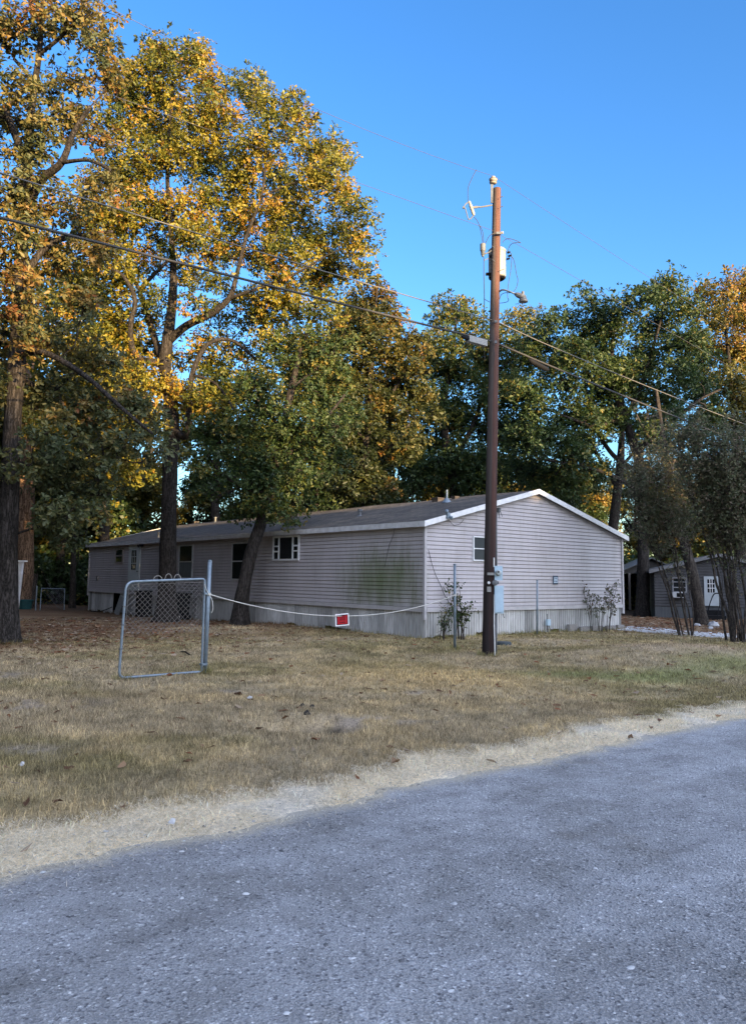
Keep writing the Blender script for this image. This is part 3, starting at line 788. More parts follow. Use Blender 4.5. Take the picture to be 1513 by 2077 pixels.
q = roof_pt(906, 1019); mb = MB(); mb.lathe(q - np.array([0, 0, .02]), [(.17, 0), (.06, .14), (.035, .16), (.035, .42), (.02, .42)], 12); mb.build('flashing_cone', GALV, roof, smooth=False)

# skirting: ribbed vertical panels
SKIRTM = tint_mat('vinyl_skirting', [(0, (.24, .24, .23)), (.5, (.49, .485, .47)), (1, (.66, .65, .63))], .55, scale=12)
def skirt(org, u, n, w, rs, tiltf, skip=()):
    mb = MB(); a = 0.0
    org, u, n = np.array(org, float), np.array(u, float), np.array(n, float)
    r = random.Random(rs)
    while a < w - .01:
        pw = min(r.choice((.38, .40, .42)), w - a)
        if not any(x0 < a + pw / 2 < x1 for x0, x1 in skip):
            k = tiltf(a + pw / 2); tint = min(1, max(0, r.gauss(.55, .22)))
            wpos = org[:2] + u[:2] * a
            W = HOUSE_A + G * wpos[0] + L * wpos[1]
            zb = ghf(*W) - .04 + (.05 + .1 * r.random() if r.random() < .35 else 0)
            nr = max(2, int(round(pw / .1))); top, bot = [], []
            for i in range(nr * 4 + 1):
                f = i / (nr * 4); d = (.0, .016, .016, .0)[i % 4] + (.02 * abs(k) * r.random())
                jag = (r.random() - .3) * .03
                top.append(org + u * (a + pw * f) + n * d + np.array([0, 0, HS]))
                bot.append(org + u * (a + pw * f + tiltf(a + pw * f)) + n * (d + .05 * abs(k)) + np.array([0, 0, zb + jag]))
            m_ = len(top)
            for i in range(m_ - 1):
                tt = tint - (.28 if (i % 4) == 0 else 0) - (.12 if (i % 4) == 2 else 0)
                mb.add([bot[i], bot[i + 1], top[i + 1], top[i]], [(0, 1, 2, 3)], min(1, max(0, tt + .05 * (r.random() - .5))))
        a += pw
    return mb.build('skirting', SKIRTM, home)
ya, yb = wl(760, 1260)[0], wl(620, 1250)[0]
g0, g1 = wl(243, 1225)[0], wl(231, 1225)[0]
skirt((.03, .03, 0), (0, 1, 0), (-1, 0, 0), HL_ - .06, 3, lambda a: -.17 * math.exp(-((a - wl(725, 1260)[0]) / .8) ** 2) - .10 * math.exp(-((a - wl(620, 1250)[0]) / 1.6) ** 2) + .02 * math.sin(a * 2.1), skip=[(g0 - .1, g1 + .25)])
skirt((.03, .03, 0), (1, 0, 0), (0, -1, 0), HW - .06, 8, lambda a: .0)
mb = MB(); mb.box((HW / 2, HL_ - .05, .2), (HW - .06, .03, 1.0)); mb.box((HW - .05, HL_ / 2, .2), (.03, HL_ - .16, 1.0)); mb.build('skirting', DARKGAP, home)

# windows and door
def frame_boxes(mb, ax, a0, a1, z0, z1, out, t=.05, dep=.05, bars=(), vbars=()):
    """ax 'y': wall x=0 facing -x; ax 'x': wall y=0 facing -y"""
    def bx(ca, cz, sa, sz, o=out, d=dep):
        if ax == 'y': mb.box((-o, ca, cz), (d, sa, sz))
        else: mb.box((ca, -o, cz), (sa, d, sz))
    bx((a0 + a1) / 2, z1 - t / 2, a1 - a0, t); bx((a0 + a1) / 2, z0 + t / 2, a1 - a0, t)
    bx(a0 + t / 2, (z0 + z1) / 2, t, z1 - z0 - 2 * t); bx(a1 - t / 2, (z0 + z1) / 2, t, z1 - z0 - 2 * t)
    for zb in bars: bx((a0 + a1) / 2, zb, a1 - a0 - 2 * t, t * .8, out - .003, dep * .8)
    for ab, w_ in vbars: bx(ab, (z0 + z1) / 2, w_, z1 - z0 - 2 * t, out - .006, dep * .8)
def window(ax, pl, pr, pt, pb, fm, gm, t=.05, bars=1, low=None, low_m=None):
    f = wl if ax == 'y' else wg
    pc = (pl + pr) / 2
    a0, a1 = sorted((f(pl, (pt + pb) / 2)[0], f(pr, (pt + pb) / 2)[0])); z0, z1 = f(pc, pb)[1], f(pc, pt)[1]
    mb = MB(); frame_boxes(mb, ax, a0, a1, z0, z1, .035, t, bars=[(z0 + z1) / 2] if bars else [])
    w = mb.build('window', fm, home)
    def pane(zz0, zz1, gm_):
        mb = MB(); c = (a0 + a1) / 2; s_ = a1 - a0 - t
        if ax == 'y': mb.box((-.030, c, (zz0 + zz1) / 2), (.012, s_, zz1 - zz0))
        else: mb.box((c, -.030, (zz0 + zz1) / 2), (s_, .012, zz1 - zz0))
        mb.build('pane', gm_, w)
    if low_m is not None:
        pane((z0 + z1) / 2 + .004, z1 - t / 2, gm); pane(z0 + t / 2, (z0 + z1) / 2 - .004, low_m)
    else:
        pane(z0 + t / 2, z1 - t / 2, gm)
    return w, a0, a1, z0, z1
FRAME = mat('window_frame_vinyl', (.50, .50, .50), (.38, .38, .37), rough=.5)
FRAMEW = mat('white_window_frame', (.74, .75, .76), (.62, .63, .63), rough=.5)
window('y', 236, 252, 1112, 1143, mat('tan_window_frame', (.33, .29, .26)), GLASSD, .07)
window('y', 365, 393, 1105, 1174, FRAME, GLASSD, .05, 1, None, CURTAIN)
window('y', 472, 507, 1100, 1177, FRAME, GLASSD, .05)
window('x', 957, 984, 1088, 1138, FRAMEW, mat('screened_glass', (.018, .028, .036), (.012, .02, .028), rough=.35, spec=.5), .034)
# the wide window: open centre, narrow side sashes
a0, a1 = sorted((wl(556, 1112)[0], wl(609, 1110)[0])); z0, z1 = wl(582, 1137)[1], wl(582, 1087)[1]
mb = MB(); w3 = (a1 - a0)
frame_boxes(mb, 'y', a0, a1, z0, z1, .04, .055, vbars=[(a0 + w3 * .235, .07), (a1 - w3 * .235, .06)])
zc = (z0 + z1) / 2
for ca in (a0 + w3 * .12, a1 - w3 * .12):
    mb.box((-.036, ca, zc + .07), (.04, w3 * .2, .045)); mb.box((-.036, ca, zc - .10), (.04, w3 * .2, .04))
wd = mb.build('window', FRAMEW, home)
mb = MB(); mb.box((-.028, (a0 + a1) / 2, zc), (.010, w3 - .06, z1 - z0 - .06)); mb.build('pane', GLASSD, wd)
# the white door
d0, d1 = sorted((wl(264, 1150)[0], wl(286, 1150)[0])); dz0, dz1 = wl(275, 1198)[1], wl(275, 1105)[1]
dz0 = max(dz0, HS + .02)
DOORM = mat('white_door', (.60, .64, .62), (.50, .54, .52), rough=.5, scale=3)
mb = MB(); mb.box((-.045, (d0 + d1) / 2, (dz0 + dz1) / 2), (.06, d1 - d0, dz1 - dz0)); mb.box((-.055, (d0 + d1) / 2, dz1 + .03), (.09, d1 - d0 + .08, .06))
door = mb.build('door', DOORM, home)
dc, dw = (d0 + d1) / 2, d1 - d0
zl0, zl1 = dz0 + .45 * (dz1 - dz0), dz1 - .12 * (dz1 - dz0)
mb = MB(); mb.box((-.078, dc, (zl0 + zl1) / 2), (.010, dw * .42, zl1 - zl0)); gl = mb.build('window', GLASSD, door)
mb = MB()
for k in (-1, 1): mb.box((-.086, dc + k * dw * .075, (zl0 + zl1) / 2), (.012, .022, zl1 - zl0))
for k in (1, 2): mb.box((-.090, dc, zl0 + (zl1 - zl0) * k / 3), (.012, dw * .42, .022))
mb.build('muntin', DOORM, gl)
mb = MB(); mb.lathe((-.075, d0 + .09, dz0 + .42 * (dz1 - dz0)), [(.025, 0), (.02, .03), (.032, .045), (.032, .07), (.01, .08)], 10, axis=(-1, 0, 0)); mb.build('handle', GREY, door)
# floodlight over the door, outlet, gable fixtures
q = wl(291, 1106); mb = MB(); mb.box((-.08, q[0], q[1]), (.16, .12, .12)); mb.lathe((-.16, q[0], q[1] - .02), [(.04, 0), (.07, .09)], 10, axis=(-1, 0, -.4)); mb.build('porch_light', BLACK, home)
q = wl(200, 1173); mb = MB(); mb.box((-.045, q[0], q[1]), (.05, .14, .24)); mb.box((-.075, q[0], q[1] + .02), (.02, .09, .14)); mb.build('outlet_box', GREY, home)
q = wg(1008, 1035); mb = MB(); mb.box((q[0], -.06, q[1]), (.07, .10, .13)); mb.tube([(q[0], -.1, q[1]), (q[0] + .03, -.13, q[1] - .1), (q[0] + .07, -.12, q[1] - .18), (q[0] + .1, -.08, q[1] - .1)], .008, 6); mb.tube([(q[0] - .02, -.08, q[1] - .05), (q[0] - .01, -.1, q[1] - .24)], .008, 6); mb.build('cable_clamp', GREY, home)
q = wg(897, 1048); mb = MB(); mb.box((q[0], -OG - .05, q[1] + .02), (.10, .08, .16)); mb.lathe((q[0] - .05, -OG - .06, q[1] + .08), [(.03, 0), (.05, .1), (.02, .12)], 8, axis=(-.5, -.5, .6)); mb.lathe((q[0] + .02, -OG - .06, q[1]), [(.03, 0), (.055, .1), (.02, .12)], 8, axis=(.3, -.6, -.4)); mb.build('floodlight', GALV, home)
q0, q1, q2 = wg(906, 1052), wg(918, 1066), wg(938, 1054)
mb = MB(); mb.tube([(q0[0], -.05, q0[1]), (wg(912, 1061)[0], -.05, wg(912, 1061)[1]), (q1[0], -.05, q1[1]), (wg(930, 1063)[0], -.05, wg(930, 1063)[1]), (q2[0], -.04, q2[1])], .006, 5); mb.build('loose_wire', BLACK, home)
pts = [wg(866, p) if i == 0 else wg(x_, p) for i, (x_, p) in enumerate(((866, 1115), (872, 1140), (880, 1165), (892, 1190), (900, 1210), (912, 1228)))]
mb = MB(); mb.tube([(q_[0], -.05, q_[1]) for q_ in pts], .007, 5); mb.build('loose_wire', BLACK, home)
pts = [wl(*p) for p in ((803, 1070), (800, 1085), (792, 1105), (786, 1130), (782, 1150))]
mb = MB(); mb.tube([(-.04, q_[0], q_[1]) for q_ in pts], .006, 5); mb.build('loose_wire', BLACK, home)
# small blue notice on the gable
def text(name, s, size, mat_, parent, loc, rot, ext=.0015, sx=1.0):
    c = bpy.data.curves.new(name, 'FONT'); c.body = s; c.size = size; c.align_x = 'CENTER'; c.align_y = 'CENTER'; c.extrude = ext
    c.materials.append(mat_)
    tmp = bpy.data.objects.new(name, c); col.objects.link(tmp)
    me = bpy.data.meshes.new_from_object(tmp.evaluated_get(bpy.context.evaluated_depsgraph_get()))
    bpy.data.objects.remove(tmp); me.name = name
    ob = bpy.data.objects.new(name, me); col.objects.link(ob); ob.parent = parent
    ob.location = loc; ob.rotation_euler = rot; ob.scale = (sx, 1, 1)
    return ob
NAVY = mat('navy_sign_paint', (.03, .05, .09), (.02, .035, .06), rough=.4)
PALEB = mat('pale_sign_ink', (.50, .60, .70), (.42, .52, .62), rough=.5)
q = wg(1123.5, 1176.5)
sign2 = thing('wall_sign', 'small navy notice with two lines of pale letters on the gable siding', 'sign', tuple(np.append(HOUSE_A + G * q[0] - L * .05, q[1])), TH)
mb = MB(); mb.box((0, 0, 0), (.235, .012, .265)); mb.build('board', NAVY, sign2)
mb = MB(); mb.box((0, -.008, .045), (.17, .006, .075)); mb.box((0, -.008, -.045), (.20, .006, .075)); mb.build('pale_panel', PALEB, sign2)
text('lettering', 'POSTED', .062, NAVY, sign2, (0, -.0125, .045), (R_(90), 0, 0), sx=.62)
text('lettering', 'NO ENTRY', .055, NAVY, sign2, (0, -.0125, -.045), (R_(90), 0, 0), sx=.62)
# telephone box and blocks at the foot of the skirting
q = wg(1106, 1262)
pb_ = thing('phone_box', 'small pale utility box with pipes low on the gable skirting', 'utility box', tuple(np.append(HOUSE_A + G * q[0] - L * .10, 0)), TH)
mb = MB(); mb.box((0, 0, q[1]), (.14, .08, .18)); mb.build('cover', BOXBLUE, pb_)
mb = MB(); mb.tube([(-.03, 0, q[1] - .09), (-.03, 0, ghf(*(HOUSE_A + G * q[0])) - .03)], .018, 8); mb.build('pipe', GREY, pb_)
mb = MB(); mb.tube([(.03, .0, q[1] - .09), (.05, -.02, q[1] - .2), (.12, -.02, q[1] - .3)], .012, 8); mb.build('pipe', GREY, pb_)
mb = MB(); mb.tube([(-.05, .0, q[1] + .09), (-.06, -.02, q[1] + .25), (-.12, -.02, q[1] + .22)], .01, 6); mb.build('pipe', GREY, pb_)
CONC = mat('concrete_block', (.30, .28, .26), (.20, .19, .18), rough=.9, scale=18, bump=.4)
for i, (px, w_, h_) in enumerate(((1155, .42, .24), (1180, .5, .16), (1205, .55, .16), (1232, .5, .14), (1252, .38, .14))):
    q = wg(px, 1270)[0]; wp = HOUSE_A + G * q - L * .09
    mb = MB(); mb.box((0, 0, h_ / 2 - .05), (w_, .10, h_ + .1), taper=.96)
    o_ = mb.build('block', CONC); o_.location = (wp[0], wp[1], ghf(*wp)); o_.rotation_euler = (0, 0, TH)
    tag(o_, ('tallest pinkish concrete block, leftmost at the foot of the gable skirting' if i == 0 else 'low grey concrete slab in the row along the gable skirting foot'), 'block', 'blocks along the gable skirting')
# fallen skirting panel leaning by the gap, hose
wp = HOUSE_A + L * (g0 - .45) - G * .18
mb = MB(); mb.box((0, 0, .40), (.02, .62, .86), rot=np.array(Matrix.Rotation(R_(12), 3, 'Y')) @ np.array(Matrix.Rotation(R_(14), 3, 'X')))
o_ = mb.build('loose_panel', mat('loose_skirting_panel', (.30, .30, .28), (.22, .22, .21), scale=9)); o_.location = (wp[0], wp[1], ghf(*wp)); o_.rotation_euler = (0, 0, TH)
tag(o_, 'loose grey skirting panel leaning beside the dark gap under the home', 'panel')
mb = MB(); hp = [HOUSE_A + L * (g1 + .1) + G * .1, HOUSE_A + L * (g1 + .5) - G * .12, HOUSE_A + L * (g1 + 1.2) - G * .2, HOUSE_A + L * (g1 + 2.2) - G * .3]
mb.tube([(p_[0], p_[1], ghf(*p_) + h_) for p_, h_ in zip(hp, (.35, .18, .05, .03))], .02, 8)
tag(mb.build('hose', BLACK, smooth=True), 'black hose curling out of the gap in the skirting', 'hose')

# ------------------------------------------------------------------ trees
def smooth_path(pts, per=6):
    pts = [np.array(p, float) for p in pts]
    if len(pts) < 3: return pts
    out = []
    for i in range(len(pts) - 1):
        p0, p1, p2, p3 = pts[max(i - 1, 0)], pts[i], pts[i + 1], pts[min(i + 2, len(pts) - 1)]
        for k in range(per):
            t = k / per
            out.append(.5 * ((2 * p1) + (-p0 + p2) * t + (2 * p0 - 5 * p1 + 4 * p2 - p3) * t ** 2 + (-p0 + 3 * p1 - 3 * p2 + p3) * t ** 3))
    out.append(pts[-1])
    return out
def leaf_array(cen, rad, nros, nleaf, size, rg, ctint, flat=.8, simple=False, hang=0.0):
    """leaf rosettes through each clump; returns verts, quads, tint per quad, and rosette points"""
    nc = len(cen)
    dirs = rg.normal(size=(nc, nros, 3)); dirs /= np.linalg.norm(dirs, axis=2, keepdims=True)
    rr = rg.random((nc, nros, 1)) ** .45
    pos = cen[:, None] + dirs * rr * rad[:, None, None] * np.array([1, 1, flat])
    ax = dirs + np.array([0, 0, .45 - hang]) + rg.normal(0, .45, dirs.shape)
    ax /= np.linalg.norm(ax, axis=2, keepdims=True)
    n = nc * nros
    pos_f, ax_f = pos.reshape(n, 3), ax.reshape(n, 3)
    tr = rg.normal(size=(n, 3)); e1 = np.cross(ax_f, tr); e1 /= np.linalg.norm(e1, axis=1, keepdims=True); e2 = np.cross(ax_f, e1)
    ph = rg.random((n, 1)) * 6.283 + np.arange(nleaf)[None] * (6.283 / nleaf) + rg.normal(0, .35, (n, nleaf))
    ti = R_(62) + rg.normal(0, .38, (n, nleaf))
    d = (np.cos(ph) * np.sin(ti))[..., None] * e1[:, None] + (np.sin(ph) * np.sin(ti))[..., None] * e2[:, None] + np.cos(ti)[..., None] * ax_f[:, None]
    d = d + np.array([0, 0, -.25 - hang]); d /= np.linalg.norm(d, axis=2, keepdims=True)
    nm = ax_f[:, None] + rg.normal(0, .45, d.shape)
    sd_ = np.cross(d, nm); sd_ /= np.linalg.norm(sd_, axis=2, keepdims=True) + 1e-9
    up = np.cross(sd_, d)
    ln = size * (.45 + 1.0 * rg.random((n, nleaf, 1)))
    st = pos_f[:, None] + d * size * .15
    m_ = n * nleaf
    D, SD, UP, LN, ST = [q_.reshape(m_, -1) for q_ in (d, sd_, up, ln, st)]
    tint = np.clip(np.repeat(ctint, nros * nleaf) + rg.normal(0, .13, m_), 0, 1)
    if simple:
        V = np.stack([ST, ST + D * LN * .55 + SD * LN * .36 + UP * LN * .1, ST + D * LN, ST + D * LN * .55 - SD * LN * .36 + UP * LN * .1], 1)
        Q = np.arange(m_ * 4).reshape(m_, 4)
        return V.reshape(-1, 3), Q, tint, pos
    V = np.stack([ST, ST + D * LN * .36 + SD * LN * .13 + UP * LN * .05, ST + D * LN * .70 + SD * LN * .29 + UP * LN * .10, ST + D * LN * 1.1 - UP * LN * .08,
                  ST + D * LN * .78 - SD * LN * .27 + UP * LN * .10, ST + D * LN * .30 - SD * LN * .14 + UP * LN * .05], 1)
    Q = (np.array([[0, 1, 2, 3], [0, 3, 4, 5]])[None] + (np.arange(m_) * 6)[:, None, None]).reshape(-1, 4)
    return V.reshape(-1, 3), Q, np.repeat(tint, 2), pos

def tree(name, label, cat, trunk, limbs, blobs, lmat, bmat=BARK, seed=1, size=.16, nros=15, nleaf=6, crad=.6, dens=3.2, depthj=1.0, flat=.8,
         tint=(.5, .18), simple=False, group=None, twigs=4, tips=None, hang=0.0, flare=1.35, upb=0.0, local=None):
    """trunk/limbs: lists of (x,y,z,r); blobs: (x,y,z,rx,ry,rz[,tint shift]) the crown is filled with leaf clumps joined to the nearest wood"""
    rg = np.random.default_rng(seed)
    root = np.array(trunk[0][:3], float)
    t = thing(name, label, cat, root, 0, group)
    pos, par, fr = [], [], []
    mbw = MB()
    def fixed(path, start=None, sides=12):
        pts = smooth_path([p[:3] for p in path], 5)
        rads = np.interp(np.linspace(0, len(path) - 1, len(pts)), np.arange(len(path)), [p[3] for p in path])
        last = start
        for p, r in zip(pts, rads):
            pos.append(np.array(p)); par.append(last if last is not None else -1); fr.append(r); last = len(pos) - 1
        return pts, rads
    pts, rads = fixed(trunk)
    rads = np.array(rads)
    z0 = pts[0][2]
    fl = 1 + (flare - 1) * np.exp(-np.maximum(np.array([p[2] for p in pts]) - z0, 0) / .35)
    pts = [pts[0] - np.array([0, 0, .25])] + list(pts); rr = np.concatenate([[rads[0] * flare * 1.08], rads * fl])
    mbw.tube(pts, rr, 16, wob=.34, seed=seed)
    for lb in limbs:
        A_ = np.array(pos); i = int(np.argmin(np.linalg.norm(A_ - np.array(lb[0][:3]), axis=1)))
        p2, r2 = fixed(lb, i)
        mbw.tube(p2, r2, 9, wob=.25, seed=seed + 3)
    # clump centres
    cen, ct = [], []
    for bl in blobs:
        x, y, z, rx, ry, rz = bl[:6]
        vol = rx * ry * rz
        n = max(3, int(dens * vol ** (2 / 3) * 2.1 + .5))
        dv = rg.normal(size=(n, 3)); dv /= np.linalg.norm(dv, axis=1, keepdims=True)
        q_ = dv * (rg.random((n, 1)) ** .5) * np.array([rx, ry, rz]) + np.array([x, y, z])
        sh = bl[6] if len(bl) > 6 else 0
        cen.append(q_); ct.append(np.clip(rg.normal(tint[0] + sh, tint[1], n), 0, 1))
    cen, ct = np.concatenate(cen), np.concatenate(ct)
    A_ = np.array(pos)
    order = np.argsort([np.min(np.linalg.norm(A_ - c, axis=1)) for c in cen])
    nfix = len(pos)
    paths = []
    for ci in order:
        c = cen[ci]
        A_ = np.array(pos)
        dd = np.linalg.norm(A_ - c, axis=1) + .35 * np.maximum(A_[:, 2] - c[2] + .2, 0)
        i = int(np.argmin(dd))
        p0 = A_[i]; L_ = np.linalg.norm(c - p0)
        if L_ < .15: continue
        pd = p0 - A_[par[i]] if par[i] >= 0 else np.array([0, 0, 1.0])
        pd = pd / (np.linalg.norm(pd) + 1e-9)
        mid = p0 + pd * L_ * .3 + (c - p0) * .28 + rg.normal(0, .07, 3) * L_
        m_ = max(2, int(L_ / .5))
        idx = [i]
        for k in range(1, m_ + 1):
            f = k / m_
            q_ = (1 - f) ** 2 * p0 + 2 * f * (1 - f) * mid + f ** 2 * c + (rg.normal(0, .035, 3) * L_ ** .5 if k < m_ else 0)
            pos.append(q_); par.append(idx[-1]); fr.append(0); idx.append(len(pos) - 1)
        paths.append(idx)
    npos = len(pos); acc = np.zeros(npos); rad = np.zeros(npos)
    for i in range(npos - 1, -1, -1):
        r = max(.012, acc[i] ** (1 / 2.2)) if i >= nfix else fr[i]
        rad[i] = r
        if par[i] >= 0 and i >= nfix: acc[par[i]] += r ** 2.2
    for idx in paths:
        lim = rad[idx[0]] * .8
        rr = [min(lim, rad[idx[1]])] + [min(lim, rad[k]) for k in idx[1:]]
        mbw.tube([pos[k] for k in idx], rr, 6 if rr[0] > .035 else 4, cap=False)
    nc = len(cen)
    crd = crad * (.7 + .6 * rg.random(nc))
    V, Q, T, ros = leaf_array(cen, crd, nros, nleaf, size, rg, ct, flat, simple, hang)
    for i in range(nc):
        for k in range(min(twigs, nros)):
            mid = (cen[i] + ros[i, k]) / 2 + rg.normal(0, .05, 3)
            mbw.tube([cen[i], mid, ros[i, k]], [.011, .008, .004], 3, cap=False)
    mbw.build('trunk', bmat, t, smooth=True, origin=root)
    bulk('crown', V - root, Q, lmat, t, tint=T)
    return t

def pb(Y, lst, jy=1.0, seed=0, kz=1.0):
    """crown blobs given by where they show in the photo, at distance Y"""
    r = random.Random(seed); out = []
    for e in lst:
        px, py, rp = e[:3]
        y = Y + (e[4] if len(e) > 4 else r.uniform(-jy, jy))
        q = P(px, py, y); rm = rp * y / F
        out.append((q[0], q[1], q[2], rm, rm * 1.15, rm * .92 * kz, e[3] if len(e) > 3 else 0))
    return out
def pp(Y, lst):
    """a limb given by where it shows in the photo: (px, py, radius[, extra distance])"""
    out = []
    for e in lst:
        q = P(e[0], e[1], Y + (e[3] if len(e) > 3 else 0)); out.append((q[0], q[1], q[2], e[2]))
    return out
def on_ground(path):
    x, y = path[0][:2]
    return [(x, y, ghf(x, y), path[0][3])] + path[1:]

# near oak, left edge
T1Y = 17.47
tree('oak_tree', 'thick dark-barked oak at the left edge of the lawn with drooping russet and green leaves', 'tree',
     on_ground(pp(T1Y, [(12, 1305, .28), (14, 1180, .24), (19, 1030, .21), (26, 880, .195), (36, 720, .19), (42, 580, .165), (46, 450, .135), (56, 350, .11), (64, 230, .085), (80, 110, .07), (88, 0, .05), (95, -120, .03)])),
     [pp(T1Y, [(44, 445, .12), (85, 365, .10, -.3), (125, 330, .08, -.6), (150, 270, .06, -.8), (185, 215, .04, -1)]),
      pp(T1Y, [(125, 330, .05, -.6), (180, 325, .04, -1), (225, 345, .03, -1.2)]),
      pp(T1Y, [(55, 330, .09), (22, 250, .08, .4), (18, 215, .07, .4), (60, 165, .05, .3), (30, 120, .04, .4)]),
      pp(T1Y, [(42, 570, .10), (95, 500, .08, .6), (150, 480, .06, 1), (230, 470, .04, 1.2)]),
      pp(T1Y, [(36, 720, .09), (90, 715, .07, -.8), (170, 760, .055, -1.4), (250, 830, .04, -1.8), (310, 880, .025, -2)]),
      pp(T1Y, [(33, 760, .08), (90, 800, .06, .6), (150, 880, .05, .8), (210, 970, .03, .6)]),
      pp(T1Y, [(38, 660, .08), (-60, 600, .06, 0), (-150, 560, .04, 0)]),
      pp(T1Y, [(80, 110, .05), (130, 70, .04, -.3), (160, 30, .03, -.4)])],
     pb(T1Y, [(150, 22, 55), (205, 45, 34), (60, 40, 55), (10, 60, 50), (220, 95, 26), (25, 150, 45), (190, 100, 28), (150, 165, 34), (215, 150, 24), (95, 250, 40), (15, 260, 50),
              (140, 260, 45), (190, 260, 40), (40, 330, 40), (120, 410, 45), (200, 380, 50), (20, 430, 45), (100, 520, 50), (20, 540, 45), (190, 500, 50), (60, 620, 55), (150, 600, 45), (10, 700, 45), (20, 480, 40, 0, -.7), (50, 560, 36, 0, -.8), (10, 620, 36, 0, -.8), (70, 430, 34, 0, -.7), (40, 690, 34, 0, -.9), (60, 360, 30, 0, -.6), (90, 160, 36), (70, 300, 34), (20, 380, 30, 0, -.5),
              (-70, 100, 80), (-80, 300, 90), (-90, 500, 90), (-70, 650, 70), (90, -70, 80), (180, -60, 60), (-20, -120, 80)], 1.3, 3)
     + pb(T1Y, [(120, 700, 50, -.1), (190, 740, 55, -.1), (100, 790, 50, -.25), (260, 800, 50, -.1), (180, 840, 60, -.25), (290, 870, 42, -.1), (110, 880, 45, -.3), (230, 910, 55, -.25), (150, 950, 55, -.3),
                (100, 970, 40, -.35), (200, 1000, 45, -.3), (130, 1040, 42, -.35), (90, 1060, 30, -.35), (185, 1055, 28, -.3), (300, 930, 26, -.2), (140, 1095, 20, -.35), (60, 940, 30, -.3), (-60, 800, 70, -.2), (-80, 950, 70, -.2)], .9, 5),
     LEAF_BROWN, seed=11, size=.110, nros=21, nleaf=6, crad=.46, dens=10.5, tint=(.52, .2), twigs=5, hang=.12)

